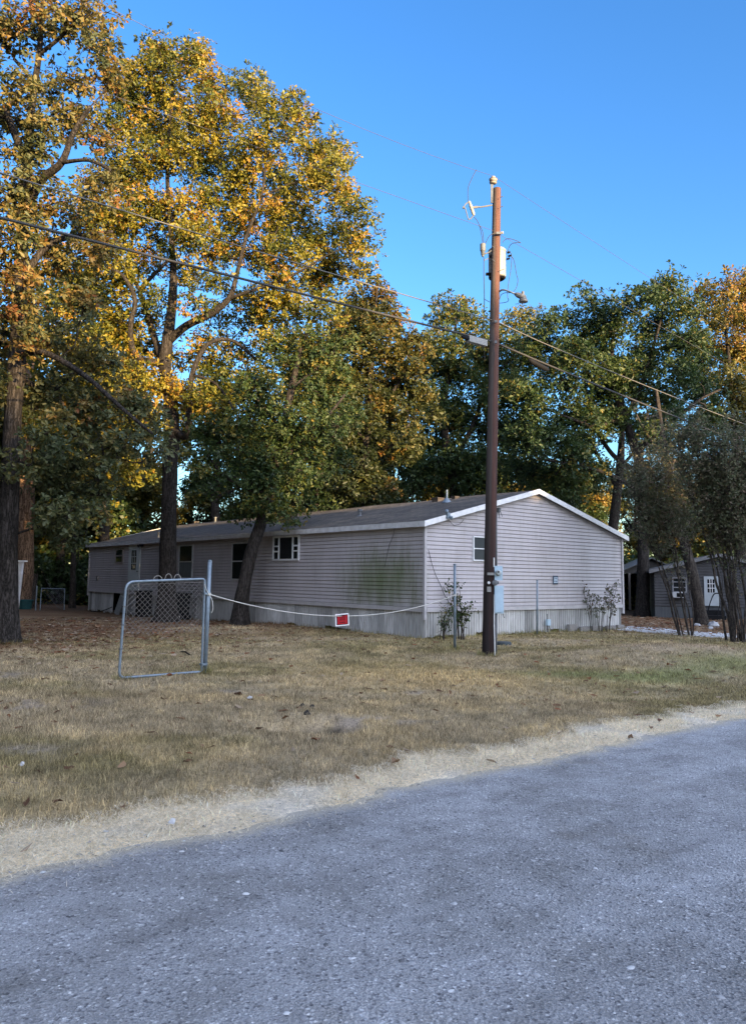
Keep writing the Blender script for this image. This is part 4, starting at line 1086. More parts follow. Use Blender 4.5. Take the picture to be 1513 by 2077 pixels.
# the big oak in front of the home
T2Y = 27.0
tree('oak_tree', 'tall golden oak with a broad sunlit crown in front of the home, behind the gate', 'tree',
     on_ground(pp(T2Y, [(338, 1256, .37), (340, 1180, .29), (343, 1060, .265), (345, 960, .26), (350, 880, .26), (345, 800, .23), (335, 740, .21), (340, 690, .20), (350, 620, .16), (352, 540, .12), (345, 450, .09), (340, 350, .07), (345, 250, .05), (350, 160, .03)])),
     [pp(T2Y, [(345, 690, .15), (380, 660, .14, -.4), (430, 635, .12, -.8), (465, 605, .10, -1), (480, 560, .08, -1), (500, 480, .06, -1.2), (530, 400, .05, -1.2), (540, 320, .04, -1), (545, 240, .03, -1)]),
      pp(T2Y, [(465, 605, .07, -1), (510, 590, .05, -1.3), (590, 560, .04, -1.6), (660, 520, .03, -1.6)]),
      pp(T2Y, [(330, 735, .13), (312, 680, .12, .5), (295, 620, .10, .8), (285, 590, .09, 1), (310, 560, .07, 1), (350, 520, .05, 1.2)]),
      pp(T2Y, [(330, 740, .12), (275, 720, .11, -.5), (265, 660, .09, -.9), (275, 610, .08, -1.1), (250, 560, .06, -1.3), (215, 540, .05, -1.5)]),
      pp(T2Y, [(285, 590, .08, 1), (265, 540, .06, 1), (280, 460, .05, .8), (350, 440, .04, .6), (380, 410, .03, .4)]),
      pp(T2Y, [(350, 870, .13), (378, 885, .12, -.5), (385, 830, .11, -.7), (390, 760, .10, -.6), (420, 700, .08, -.4), (470, 690, .06, -.2), (520, 730, .05, 0)]),
      pp(T2Y, [(340, 830, .09), (310, 820, .07, -.8), (270, 810, .05, -1.2), (230, 790, .03, -1.4)]),
      pp(T2Y, [(390, 760, .06, -.6), (440, 780, .05, -.9), (480, 840, .03, -1)]),
      pp(T2Y, [(345, 450, .06), (290, 360, .05, .4), (260, 280, .04, .5)]),
      pp(T2Y, [(530, 400, .04, -1.2), (600, 370, .035, -1.3), (660, 380, .03, -1.3)])],
     pb(T2Y, [(300, 170, 62), (255, 190, 46), (350, 130, 52), (400, 150, 44), (402, 110, 20), (250, 260, 60), (330, 250, 70), (410, 230, 62), (230, 350, 55), (300, 350, 62), (380, 320, 60), (440, 300, 50),
              (470, 230, 26), (520, 200, 36), (570, 220, 40), (600, 260, 34), (530, 270, 44), (510, 330, 50), (470, 380, 55), (560, 350, 32), (640, 320, 42), (670, 350, 40), (630, 380, 45), (590, 410, 50), (690, 410, 36), (700, 470, 34),
              (540, 440, 55), (470, 450, 50), (400, 420, 55), (330, 430, 50), (260, 430, 60), (220, 470, 50), (620, 470, 50), (660, 510, 46), (720, 500, 26), (590, 520, 50), (520, 520, 44), (440, 510, 46), (380, 500, 44),
              (300, 520, 45), (240, 560, 52), (190, 600, 50), (640, 570, 44), (560, 590, 45), (600, 640, 40), (520, 650, 30), (430, 570, 38), (700, 560, 34), (650, 620, 36), (250, 650, 44), (210, 690, 44), (420, 690, 30), (290, 700, 34), (540, 640, 34), (580, 580, 34), (400, 610, 26), (300, 600, 36), (260, 740, 40), (320, 650, 24, 0, 1.5), (440, 640, 30, 0, 1.6), (480, 700, 34, 0, 1.4), (200, 520, 46), (180, 440, 40), (160, 660, 44), (140, 600, 40), (560, 690, 34), (380, 560, 30, 0, 1.8), (490, 600, 28, 0, 1.5), (360, 720, 30, 0, 1.8), (430, 730, 36, 0, 1), (742, 486, 13), (733, 430, 13), (700, 395, 16), (655, 290, 18), (622, 238, 14), (520, 165, 15), (470, 168, 11), (440, 190, 10), (398, 105, 14), (310, 105, 20), (265, 150, 18), (745, 540, 14), (690, 310, 12), (600, 205, 12)], 1.7, 8)
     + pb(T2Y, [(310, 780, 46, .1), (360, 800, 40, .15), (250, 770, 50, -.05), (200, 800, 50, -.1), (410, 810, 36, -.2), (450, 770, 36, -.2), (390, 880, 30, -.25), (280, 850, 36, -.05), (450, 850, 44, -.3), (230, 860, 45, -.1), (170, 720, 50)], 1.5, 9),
     LEAF_GOLD, seed=23, size=.112, nros=31, nleaf=6, crad=.62, dens=7.6, tint=(.56, .24), twigs=4)

# leaning tree against the home
T3Y = 24.9
tree('leaning_tree', 'dark leaning tree with green leaves against the long wall beside the wide window', 'tree',
     on_ground(pp(T3Y, [(487, 1254, .26), (495, 1190, .21), (510, 1120, .20), (530, 1060, .19), (545, 1000, .18), (560, 940, .16), (575, 880, .15), (585, 820, .13, .3), (600, 750, .10, .5), (615, 690, .07, .7), (640, 640, .04, .9)])),
     [pp(T3Y, [(545, 1000, .09), (500, 990, .07, -.4), (450, 960, .05, -.6), (420, 920, .03, -.6)]),
      pp(T3Y, [(560, 940, .09), (610, 900, .07, -.3), (660, 850, .05, -.4), (700, 800, .03, -.4)]),
      pp(T3Y, [(575, 880, .08), (540, 830, .06, .2), (500, 790, .04, .3)]),
      pp(T3Y, [(590, 790, .07, .3), (650, 740, .05, .5), (700, 690, .04, .6)])],
     pb(T3Y, [(450, 900, 48), (420, 950, 36), (500, 870, 48), (480, 950, 46), (440, 1000, 26), (560, 900, 50), (520, 990, 44), (560, 1035, 24), (600, 1000, 34), (590, 1050, 20), (480, 1035, 20), (620, 930, 46), (660, 880, 44), (600, 850, 48), (540, 800, 46),
              (690, 820, 42), (640, 790, 46), (590, 740, 42), (690, 930, 30), (500, 800, 38), (420, 880, 34), (650, 720, 40, .15), (620, 680, 36, .2), (700, 700, 40, .25), (560, 700, 30, .1), (550, 960, 40), (700, 760, 36, .15), (545, 960, 28, 0, -.6), (550, 1005, 24, 0, -.7), (565, 915, 30, 0, -.6), (580, 865, 28, 0, -.6), (530, 1030, 20, 0, -.6)], .9, 4),
     LEAF_GREEN, seed=31, size=.105, nros=24, nleaf=6, crad=.52, dens=8.5, tint=(.5, .2), twigs=4)

# rusty maple behind the home
T4Y = 33.5
tree('maple_tree', 'rust-orange tree rising behind the roof between the golden oak and the pole', 'tree',
     on_ground(pp(T4Y, [(735, 1215, .26), (738, 1100, .24), (740, 980, .21), (745, 880, .18), (750, 790, .14), (755, 710, .10), (760, 640, .06), (765, 590, .03)])),
     [pp(T4Y, [(742, 900, .1), (700, 830, .08, -.5), (680, 760, .05, -.8)]), pp(T4Y, [(747, 850, .1), (800, 790, .08, .3), (830, 720, .05, .3)]), pp(T4Y, [(742, 930, .08), (800, 900, .06, -.6), (830, 860, .04, -.8)])],
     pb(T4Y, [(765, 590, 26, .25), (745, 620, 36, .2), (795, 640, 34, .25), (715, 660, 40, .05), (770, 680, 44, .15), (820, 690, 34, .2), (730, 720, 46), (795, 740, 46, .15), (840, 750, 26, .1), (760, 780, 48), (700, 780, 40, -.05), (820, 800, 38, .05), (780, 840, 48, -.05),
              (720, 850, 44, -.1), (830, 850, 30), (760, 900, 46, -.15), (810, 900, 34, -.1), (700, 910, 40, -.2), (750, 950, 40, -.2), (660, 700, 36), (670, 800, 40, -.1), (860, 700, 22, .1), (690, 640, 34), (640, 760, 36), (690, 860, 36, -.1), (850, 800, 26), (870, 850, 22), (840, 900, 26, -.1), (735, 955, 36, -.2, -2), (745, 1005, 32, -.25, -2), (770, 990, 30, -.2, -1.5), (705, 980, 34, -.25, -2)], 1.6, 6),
     LEAF_RUST, seed=41, size=.155, nros=20, nleaf=6, crad=.65, dens=8.5, tint=(.26, .2), twigs=3)

# oaks behind, right of the pole
T5Y = 44.0
tree('oak_tree', 'grey-green oak with a top tinted sunlit yellow behind the roof ridge, left of the pole', 'tree',
     on_ground(pp(T5Y, [(925, 1200, .34), (925, 1080, .32), (920, 980, .28), (905, 900, .24), (900, 820, .18), (915, 740, .12), (925, 650, .06)])),
     [pp(T5Y, [(915, 940, .16), (960, 860, .13), (985, 780, .09), (1000, 720, .05)]), pp(T5Y, [(902, 870, .12), (870, 800, .09), (860, 730, .05)]), pp(T5Y, [(985, 780, .07), (1040, 720, .05), (1060, 660, .03)])],
     pb(T5Y, [(930, 625, 30, .25), (890, 645, 28, .2), (955, 660, 32, .2), (905, 700, 40, .1), (970, 720, 44, .1), (1025, 690, 34, .2), (1055, 640, 28, .2), (1065, 690, 30, .2), (1030, 740, 44), (870, 740, 40), (930, 770, 50), (1000, 800, 50), (880, 820, 50), (1050, 800, 40),  # upper clumps yellower: sunlight on the crown put into the leaf tint
              (940, 850, 54, -.1), (1010, 880, 50, -.1), (880, 890, 50, -.15), (1060, 870, 40, -.1), (930, 930, 50, -.2), (870, 960, 44, -.2), (1000, 950, 50, -.2), (1060, 950, 44, -.2), (830, 930, 40, -.2), (950, 990, 40, -.2)], 2.2, 2),
     LEAF_GREEN, seed=51, size=.175, nros=22, nleaf=6, crad=.85, dens=6.0, tint=(.62, .16), twigs=3)
T6Y = 37.0
tree('oak_tree', 'large dark green oak with forked black trunk, before the open shed right of the home', 'tree',
     on_ground(pp(T6Y, [(1302, 1240, .30), (1304, 1150, .26), (1304, 1050, .25), (1300, 960, .24), (1285, 900, .22), (1268, 850, .20), (1252, 810, .16), (1240, 740, .12), (1245, 660, .06)])),
     [pp(T6Y, [(1290, 920, .16), (1330, 880, .14, -.5), (1380, 840, .11, -.9), (1420, 810, .07, -1), (1460, 790, .04, -1)]),
      pp(T6Y, [(1270, 860, .13), (1240, 855, .11, -.6), (1205, 865, .09, -1), (1160, 850, .06, -1.2), (1110, 830, .04, -1.4)]),
      pp(T6Y, [(1300, 960, .14), (1250, 930, .12, .8), (1215, 880, .09, 1), (1190, 800, .06, 1), (1180, 720, .04, 1)]),
      pp(T6Y, [(1268, 850, .12), (1300, 780, .10), (1325, 700, .07), (1345, 630, .04)]),
      pp(T6Y, [(1302, 1000, .12), (1230, 960, .09, -1), (1150, 940, .06, -1.6), (1090, 930, .04, -2)])],
     pb(T6Y, [(1185, 615, 26, .1), (1150, 650, 24), (1220, 650, 36, .2), (1350, 590, 40, .2), (1300, 610, 34, .1), (1385, 620, 30, .1), (1260, 650, 36), (1330, 660, 44), (1195, 700, 40, .2), (1140, 720, 34), (1250, 720, 44), (1310, 730, 46), (1380, 700, 36), (1110, 770, 34),  # some clumps tinted yellower, standing in for sun on them
              (1170, 770, 44), (1230, 790, 44), (1380, 760, 40), (1300, 800, 40), (1090, 830, 36), (1150, 840, 44), (1200, 850, 34), (1350, 810, 36), (1430, 790, 36), (1080, 890, 40), (1140, 900, 44), (1060, 950, 34), (1110, 960, 40), (1180, 930, 36), (1100, 690, 36), (1070, 730, 34), (1060, 800, 36), (1120, 650, 26), (1050, 870, 34), (1270, 760, 40), (1210, 680, 36), (1400, 690, 34), (1420, 730, 30), (1160, 720, 36), (1340, 860, 30), (1090, 900, 34), (1250, 850, 30), (1440, 850, 34), (1400, 880, 26), (1210, 960, 24), (1150, 990, 34), (1220, 745, 26, .3)], 2.0, 12),
     LEAF_GREEN, seed=61, size=.145, nros=24, nleaf=6, crad=.72, dens=7.5, tint=(.45, .17), twigs=3)
T7Y = 43.0
tree('oak_tree', 'orange-leaved oak at the right edge, lit behind the dark green oak', 'tree',
     on_ground(pp(T7Y, [(1500, 1225, .34), (1500, 1080, .31), (1496, 950, .27), (1490, 850, .20), (1480, 760, .12), (1470, 650, .05)])),
     [pp(T7Y, [(1495, 930, .15), (1540, 840, .1), (1560, 740, .06)]), pp(T7Y, [(1490, 860, .12), (1440, 800, .08), (1420, 720, .05)])],
     pb(T7Y, [(1440, 590, 26, .2), (1475, 585, 24, .25), (1505, 580, 30, .2), (1420, 640, 28, .1), (1460, 640, 38, .1), (1505, 650, 40, .2), (1440, 700, 36), (1490, 710, 42, .1), (1540, 620, 50), (1540, 720, 50), (1420, 760, 30, -.2), (1470, 780, 44, -.2), (1520, 800, 46, -.2),
              (1450, 840, 40, -.3), (1510, 870, 44, -.3), (1560, 820, 50), (1580, 700, 60)], 1.8, 15),
     LEAF_ORANGE, seed=71, size=.19, nros=16, nleaf=6, crad=.8, dens=6, tint=(.55, .18), twigs=3)
T8Y = 29.3
tree('leaning_tree', 'leaning grey tree with peeling bark in front of the small dark house', 'tree',
     on_ground(pp(T8Y, [(1424, 1268, .22), (1412, 1200, .20), (1395, 1130, .185), (1378, 1060, .17), (1362, 990, .15), (1348, 920, .15), (1338, 850, .10), (1330, 790, .05)])),
     [pp(T8Y, [(1362, 990, .09), (1400, 930, .07), (1430, 880, .04)]), pp(T8Y, [(1350, 930, .08), (1310, 880, .05), (1290, 840, .03)])],
     pb(T8Y, [(1340, 930, 30), (1375, 900, 32), (1420, 890, 28), (1320, 870, 30), (1360, 840, 32), (1400, 1000, 24), (1430, 960, 28), (1390, 950, 26)], 1.2, 3),
     LEAF_GREEN, bmat=BARK_PALE, seed=81, size=.15, nros=12, nleaf=6, crad=.5, dens=5.0, tint=(.42, .18), twigs=3)
# second trunk behind the home's right corner
T9Y = 41.0
tree('oak_tree', 'dark slim oak standing just behind the right roof slope', 'tree',
     on_ground(pp(T9Y, [(1238, 1225, .30), (1240, 1100, .28), (1250, 1010, .25), (1258, 930, .20), (1262, 850, .12), (1262, 780, .05)])),
     [pp(T9Y, [(1252, 990, .12), (1215, 930, .09), (1190, 880, .05)]), pp(T9Y, [(1256, 950, .1), (1300, 900, .07), (1330, 860, .04)])],
     pb(T9Y, [(1200, 860, 36), (1240, 830, 36), (1180, 900, 30), (1320, 850, 34), (1290, 880, 30), (1340, 900, 30), (1220, 960, 26), (1160, 1010, 30), (1185, 980, 30)], 1.5, 5),
     LEAF_GREEN, seed=91, size=.19, nros=15, nleaf=6, crad=.75, dens=5.5, tint=(.5, .18), twigs=3)

# golden trees filling the middle distance at left
tree('oak_tree', 'yellow-green oak glimpsed between the near oak and the big golden oak', 'tree',
     on_ground(pp(40, [(208, 1215, .28), (212, 1100, .26), (205, 960, .22), (195, 820, .17), (190, 680, .10), (180, 560, .05)])), [pp(40, [(205, 940, .12), (150, 860, .09), (110, 780, .05)]), pp(40, [(198, 860, .12), (250, 780, .09), (280, 720, .05)])],
     pb(40, [(170, 560, 46), (120, 620, 46), (200, 640, 50), (80, 690, 46), (150, 710, 52), (240, 700, 46), (110, 790, 50), (190, 800, 54), (270, 770, 44), (80, 860, 44), (150, 880, 50), (230, 880, 50), (300, 850, 40), (130, 960, 44), (200, 970, 44), (270, 950, 40), (60, 560, 44), (110, 500, 40)], 2.2, 4),
     LEAF_GOLD, seed=95, size=.19, nros=15, nleaf=6, crad=.85, dens=5.0, tint=(.55, .2), twigs=2)
tree('oak_tree', 'dim oak behind the far roof between the big oak and the leaning tree', 'tree',
     on_ground(pp(45, [(445, 1220, .30), (440, 1100, .28), (436, 1030, .25), (440, 940, .20), (430, 840, .14), (440, 740, .06)])), [pp(45, [(438, 1010, .12), (480, 990, .1), (530, 960, .06)]), pp(45, [(438, 980, .12), (390, 920, .09), (370, 860, .05)]), pp(45, [(440, 920, .1), (500, 850, .08), (540, 790, .05)])],
     pb(45, [(430, 780, 40, .1), (390, 820, 42, .1), (470, 800, 44), (520, 760, 44), (540, 830, 44), (440, 870, 44), (370, 880, 34), (500, 900, 46, -.1), (560, 900, 40, -.1), (470, 960, 36, -.2), (540, 970, 36, -.2), (590, 800, 40), (400, 940, 28), (600, 960, 34, -.2), (600, 720, 40, .1)], 2.0, 5),
     LEAF_GOLD, seed=96, size=.20, nros=15, nleaf=6, crad=.85, dens=4.6, tint=(.38, .2), twigs=2)
tree('oak_tree', 'dim green oak between the leaning tree and the rust-orange tree', 'tree',
     on_ground(pp(47, [(640, 1215, .32), (640, 1090, .30), (642, 1010, .27), (650, 930, .2), (640, 830, .12), (650, 740, .05)])), [pp(47, [(642, 990, .12), (690, 950, .09), (720, 900, .05)]), pp(47, [(645, 960, .12), (600, 900, .08), (580, 850, .05)])],
     pb(47, [(640, 720, 44, .1), (690, 760, 44), (600, 780, 44), (650, 820, 50), (710, 850, 44, -.1), (590, 870, 40, -.1), (660, 900, 46, -.15), (720, 930, 40, -.15), (610, 940, 36, -.2), (680, 980, 36, -.2), (760, 950, 40, -.2), (800, 890, 40, -.1), (780, 820, 40), (640, 985, 36, -.2, -2.5), (630, 1010, 26, -.2, -2.5), (665, 1005, 26, -.2, -2.5)], 2.0, 6),
     LEAF_GREEN, seed=97, size=.20, nros=15, nleaf=6, crad=.85, dens=4.6, tint=(.5, .2), twigs=2)

# far wood behind the yard: three forms, then copies
def far_form(seed, h, w, lmat, label, tl):
    r = random.Random(seed)
    tr = [(0, 0, 0, .30), (r.uniform(-.2, .2), 0, h * .25, .26), (r.uniform(-.5, .5), 0, h * .5, .20), (r.uniform(-.6, .6), 0, h * .75, .12), (0, 0, h * .92, .04)]
    lim = []
    for k in range(6):
        z = h * r.uniform(.28, .6); an = r.random() * 6.28; ln = w * r.uniform(.5, .9)
        lim.append([(0, 0, z, .10), (math.cos(an) * ln * .5, math.sin(an) * ln * .5, z + h * .12, .07), (math.cos(an) * ln, math.sin(an) * ln, z + h * r.uniform(.15, .3), .03)])
    bl = []
    for k in range(24):
        z = h * r.uniform(.22, .97); an = r.random() * 6.28; f = math.sin(min(1, (z / h) * 1.05) * math.pi * .86 + .25) + .15
        ln = w * max(.1, f) * r.uniform(.3, .95); rr_ = r.uniform(1.0, 1.7)
        bl.append((math.cos(an) * ln, math.sin(an) * ln, z, rr_, rr_, rr_ * .8, r.uniform(-.1, .1)))
    return tree('wood_tree', label, 'tree', tr, lim, bl, lmat, seed=seed, size=.24, nros=20, nleaf=5, crad=.9, dens=3.6, tint=tl, simple=True, twigs=2, group='trees of the wood behind the houses')
FARL = 'tree of the dense wood that closes off the yard behind the houses'
f1 = far_form(101, 15, 4.5, LEAF_FAR, FARL, (.55, .2)); f2 = far_form(102, 13, 4.0, LEAF_GREEN, FARL, (.5, .2)); f3 = far_form(103, 17, 4.8, LEAF_FAR, FARL, (.4, .2))
far = [(f1, 30, 56, 1.0), (f2, 120, 50, 1.0), (f3, 215, 55, .95), (f1, 290, 60, .9), (f2, 420, 62, .75), (f3, 490, 60, .8), (f2, 570, 55, .95), (f1, 640, 58, .85), (f2, 700, 52, .9), (f3, 800, 56, .75), (f1, 860, 60, .75), (f2, 960, 58, .85), (f1, 1060, 62, .8),
       (f2, 1130, 60, .8), (f1, 1210, 60, .7), (f3, 1290, 64, .65), (f1, 1370, 62, .72), (f2, 1450, 60, .75), (f1, 1530, 58, .8), (f3, 1600, 60, .9), (f3, -60, 54, 1.0), (f2, -140, 50, 1.0), (f2, 60, 66, 1.05), (f3, 170, 68, .9), (f1, 750, 70, .8), (f2, 1340, 74, .85), (f1, 1180, 76, .9)]
used = set()
rr_ = random.Random(9)
for fm, px, Y, sc in far:
    q = P(px, 1170, Y); z = ghf(q[0], q[1]) - .05
    if fm.name in used:
        dup(fm, (q[0], q[1], z), rr_.random() * 6.28, (sc, sc, sc))
    else:
        used.add(fm.name); fm.location = (q[0], q[1], z); fm.scale = (sc, sc, sc); fm.rotation_euler = (0, 0, rr_.random() * 6.28)
# undergrowth at the wood's edge
def under_form(seed, lmat):
    rg = np.random.default_rng(seed)
    t = thing('undergrowth_bush', 'dark leafy bush of the undergrowth along the edge of the wood', 'bush', (0, 0, 0), 0, 'bushes at the edge of the wood')
    n = 26
    cen = np.stack([rg.uniform(-2.2, 2.2, n), rg.uniform(-1.2, 1.2, n), .3 + 2.3 * rg.random(n) ** 1.3], 1)
    V, Q, T, ros = leaf_array(cen, np.full(n, .7), 14, 5, .22, rg, np.clip(rg.normal(.35, .2, n), 0, 1), .8, True)
    mb = MB()
    for c in cen: mb.tube([(c[0] * .4, c[1] * .4, -.1), (c[0] * .8, c[1] * .8, c[2] * .6), c], [.03, .02, .01], 5, cap=False)
    mb.build('stems', BARK, t); bulk('foliage', V, Q, lmat, t, tint=T)
    return t
u1, u2 = under_form(201, LEAF_GREEN), under_form(202, LEAF_FAR)
first = {u1.name, u2.name}
for k, (px, Y, sc) in enumerate(((20, 47, 1.0), (60, 50, 1.2), (105, 49, .9), (150, 48, 1.1), (185, 47, 1.0), (-30, 46, 1.1), (90, 53, 1.3), (140, 54, 1.4), (1280, 50, 1.2), (1330, 52, 1.3), (1390, 52, 1.2), (1440, 50, 1.2), (1500, 50, 1.2), (1255, 46, .8), (200, 53, 1.4), (30, 55, 1.5), (1540, 48, 1.1), (350, 52, 1.2), (430, 54, 1.2))):
    fm = (u1, u2)[k % 2] if k > 7 else u1
    q = P(px, 1170, Y); loc = (q[0], q[1], ghf(q[0], q[1]) - .05)
    if fm.name in first: first.discard(fm.name); fm.location = loc; fm.scale = (sc,) * 3
    else: dup(fm, loc, rr_.random() * 6.28, (sc,) * 3)
# red trunk at far left and a thin trunk beside it
tree('pine_tree', 'tall reddish pine trunk behind the near oak at the left', 'tree', on_ground(pp(43, [(50, 1222, .50), (52, 1120, .45), (54, 1000, .42), (58, 880, .38), (60, 760, .30), (62, 640, .18)])), [],
     pb(43, [(60, 700, 40), (30, 760, 40), (95, 760, 40), (70, 820, 36), (60, 640, 36)], 1.5, 2), LEAF_FAR, bmat=BARK_RED, seed=131, size=.28, nros=10, nleaf=5, crad=.8, dens=3, simple=True, twigs=2, tint=(.4, .2))
tree('sapling', 'thin bare-stemmed sapling in front of the dark wood, left of the home', 'tree', on_ground(pp(42, [(148, 1218, .16), (149, 1160, .14), (151, 1090, .13), (152, 1020, .10), (150, 950, .06)])),
     [pp(42, [(151, 1100, .03), (160, 1118, .025), (160, 1135, .02), (153, 1148, .015)])], pb(42, [(150, 960, 30), (120, 990, 30), (180, 990, 28), (150, 1030, 24)], 1, 2), LEAF_GREEN, bmat=BARK_PALE, seed=132, size=.26, nros=10, nleaf=5, crad=.7, dens=3, simple=True, twigs=2, tint=(.35, .2))
# unseen dense trees added behind the viewer to shade the lower view
def caster(seed):
    rg = np.random.default_rng(seed)
    t = thing('shade_tree', 'unseen dense tree added across the road to shade the yard', 'tree', (0, 0, 0), 0, 'added shade trees across the road')
    n = 420
    z = rg.random(n) ** .9; an = rg.random(n) * 6.283; r = (1.05 - z ** 1.6) * (.35 + .65 * rg.random(n) ** .5)
    cen = np.stack([np.cos(an) * r * 3.4, np.sin(an) * r * 3.4, z * 9.6 + .3], 1)
    V, Q, T, ros = leaf_array(cen, np.full(n, .75), 12, 4, .42, rg, np.clip(rg.normal(.4, .2, n), 0, 1), .8, True)
    mb = MB(); mb.tube([(0, 0, -.2), (0, 0, 4), (0, 0, 9)], [.3, .22, .05], 10)
    for c in cen[::6]: mb.tube([(0, 0, c[2] * .8), c], [.05, .015], 4, cap=False)
    mb.build('trunk', BARK, t); bulk('crown', V, Q, LEAF_GREEN, t, tint=T)
    return t
c1 = caster(301); firstc = True
def belt(t_, q_): return np.array([SUN_AZ[0], SUN_AZ[1]]) * t_ + np.array([-SUN_AZ[1], SUN_AZ[0]]) * q_
for q_, t_, hh in [(-24, 26, 19), (-19, 30, 20), (-14, 31, 20), (-9, 34, 20), (-4, 42, 20), (-3, 60, 20), (2, 62, 20), (6.5, 60, 17.3), (11, 61, 15.5), (15.5, 60, 15), (20, 58, 14), (24.5, 50, 14.5), (28.5, 30, 15), (33, 26, 16.4), (37, 25, 17.2), (41, 24, 16.6), (45, 26, 11),
                   (9, 66, 13), (17.5, 66, 13), (13, 67, 13), (4, 68, 13), (22, 64, 12), (26.5, 44, 13)]:
    w2 = belt(t_, q_); sc = hh / 10.0; sw = 1.05
    if firstc: c1.location = (w2[0], w2[1], 0); c1.scale = (sw, sw, sc); firstc = False
    else: dup(c1, (w2[0], w2[1], 0), q_ * 1.7, (sw, sw, sc))

# unseen trees added left of the lawn, to darken the long wall and windows
for k, (x_, y_, sc) in enumerate(((-14, 13, 1.5), (-17.5, 18, 1.7), (-21, 23, 1.6), (-25, 30, 1.7), (-14, 7, 1.6), (-17, 2, 1.5), (-22, 10, 1.8), (-28, 20, 1.8), (-29, 38, 1.6), (-13, -4, 1.3), (-31, 45, 1.8), (-36, 52, 1.8), (-42, 60, 1.8), (-24, 15, 2.0), (-30, 27, 2.0), (-35, 36, 2.0), (-16, 12, 1.9))):
    dup(c1, (x_, y_, ghf(x_, y_)), k * 2.1, (1.2, 1.2, sc * 1.4), label='unseen dense tree added left of the lawn to darken the long wall', group='added shade trees left of the lawn')

# crepe myrtles at the drive: many thin stems
def myrtle(base, stems, label, seed, h):
    rg = np.random.default_rng(seed)
    t = thing('crepe_myrtle', label, 'shrub', base)
    mb = MB(); tips = []
    for (dx, dy, lean, r0, hh) in stems:
        p0 = np.array([dx, dy, -.1]); n = 7; path = [p0]
        for k in range(1, n + 1):
            f = k / n
            path.append(np.array([dx + lean[0] * f ** 1.15 * hh + rg.normal(0, .03), dy + lean[1] * f * hh + rg.normal(0, .03), hh * f]))
        mb.tube(smooth_path(path, 3), np.linspace(r0 * .62, .006, n * 3 + 1), 7, cap=False)
        for k in range(2, n + 1):
            for _ in range(14 if k > 3 else 1):
                d = np.array([rg.normal(0, .38), rg.normal(0, .38), .9]); ln = (.5 + .9 * rg.random()) * hh / 5
                e = path[k] + d * ln
                m_ = path[k] + d * ln * .5 + rg.normal(0, .04, 3)
                mb.tube([path[k], m_, e], [.008, .006, .003], 3, cap=False)
                tips += [m_, e, (m_ + e) / 2, e + rg.normal(0, .08, 3)]
    tips = np.array(tips)
    tips = tips[(tips[:, 2] > 1.3 + 1.6 * rg.random(len(tips)))]
    V, Q, T, ros = leaf_array(tips, np.full(len(tips), .19), 5, 4, .050, rg, np.clip(rg.normal(.5, .2, len(tips)), 0, 1), 1.3, True)
    mb.build('stems', BARK_PALE, t, smooth=True); bulk('foliage', V, Q, LEAF_MYRTLE, t, tint=T)
    return t
b1, b2 = gnd(1390, 1290), gnd(1497, 1302)
st = [(-.16, 0, (-.30, .05), .055, 4.3), (-.12, .1, (-.22, .1), .05, 4.8), (.12, 0, (-.16, 0), .055, 5.0), (.16, .1, (-.10, .1), .04, 4.7), (.14, -.1, (-.24, -.05), .04, 4.4), (.2, 0, (.02, .05), .035, 4.6), (-.1, -.1, (-.34, -.05), .03, 3.9)]
myrtle(b1, st, 'thin leaning crepe myrtle with a few grey stems beside the pale driveway', 141, 5)
r2 = random.Random(4)
st = [(r2.uniform(-.3, .4), r2.uniform(-.3, .3), (r2.uniform(-.22, .2), r2.uniform(-.1, .15)), r2.uniform(.035, .075), r2.uniform(4.0, 5.2)) for _ in range(17)]
myrtle(b2, st, 'dense many-stemmed crepe myrtle at the right edge of the lawn', 142, 5)

# small shrubs by the gable end
def shrub(name, label, base, stems, lmat, seed, size, nr=3):
    rg = np.random.default_rng(seed); t = thing(name, label, 'shrub', base); mb = MB(); tips = []
    for (dx, dy, ex, ey, hh) in stems:
        pts = [np.array([dx, dy, -.05]), np.array([dx + (ex - dx) * .35, dy + (ey - dy) * .35, hh * .5]), np.array([ex, ey, hh])]
        pts = smooth_path(pts, 4); mb.tube(pts, np.linspace(.012, .004, len(pts)), 5, cap=False)
        for p in pts[4:]:
            e = p + rg.normal(0, .09, 3) + np.array([0, 0, .04]); mb.tube([p, e], [.005, .003], 3, cap=False); tips += [e, p + rg.normal(0, .04, 3)]
    tips = np.array(tips)
    V, Q, T, ros = leaf_array(tips, np.full(len(tips), .09), nr, 4, size, rg, np.clip(rg.normal(.5, .25, len(tips)), 0, 1), 1, True)
    mb.build('stems', BARK_PALE, t); bulk('foliage', V, Q, lmat, t, tint=T)
    return t
def gable_pt(px, out):
    q = wg(px, 1250)[0]; w2 = HOUSE_A + G * q - L * out
    return np.array([w2[0], w2[1], ghf(*w2)])
rs = random.Random(6)
bq = gable_pt(876, .35)
shrub('rose_bush', 'sparse green bush of thin stems at the near corner of the home', bq, [(rs.uniform(-.1, .1), rs.uniform(-.05, .05), rs.uniform(-.3, .3), rs.uniform(-.2, .2), rs.uniform(.5, 1.0)) for _ in range(9)], LEAF_GREEN, 151, .045, 1)
bq = gable_pt(908, .45)
shrub('rose_bush', 'taller leafy green bush behind the front fence post by the gable', bq, [(rs.uniform(-.15, .15), rs.uniform(-.05, .05), rs.uniform(-.35, .45), rs.uniform(-.2, .2), rs.uniform(.7, 1.5)) for _ in range(13)], LEAF_GREEN, 152, .07, 1)
bq = gable_pt(1195, .35)
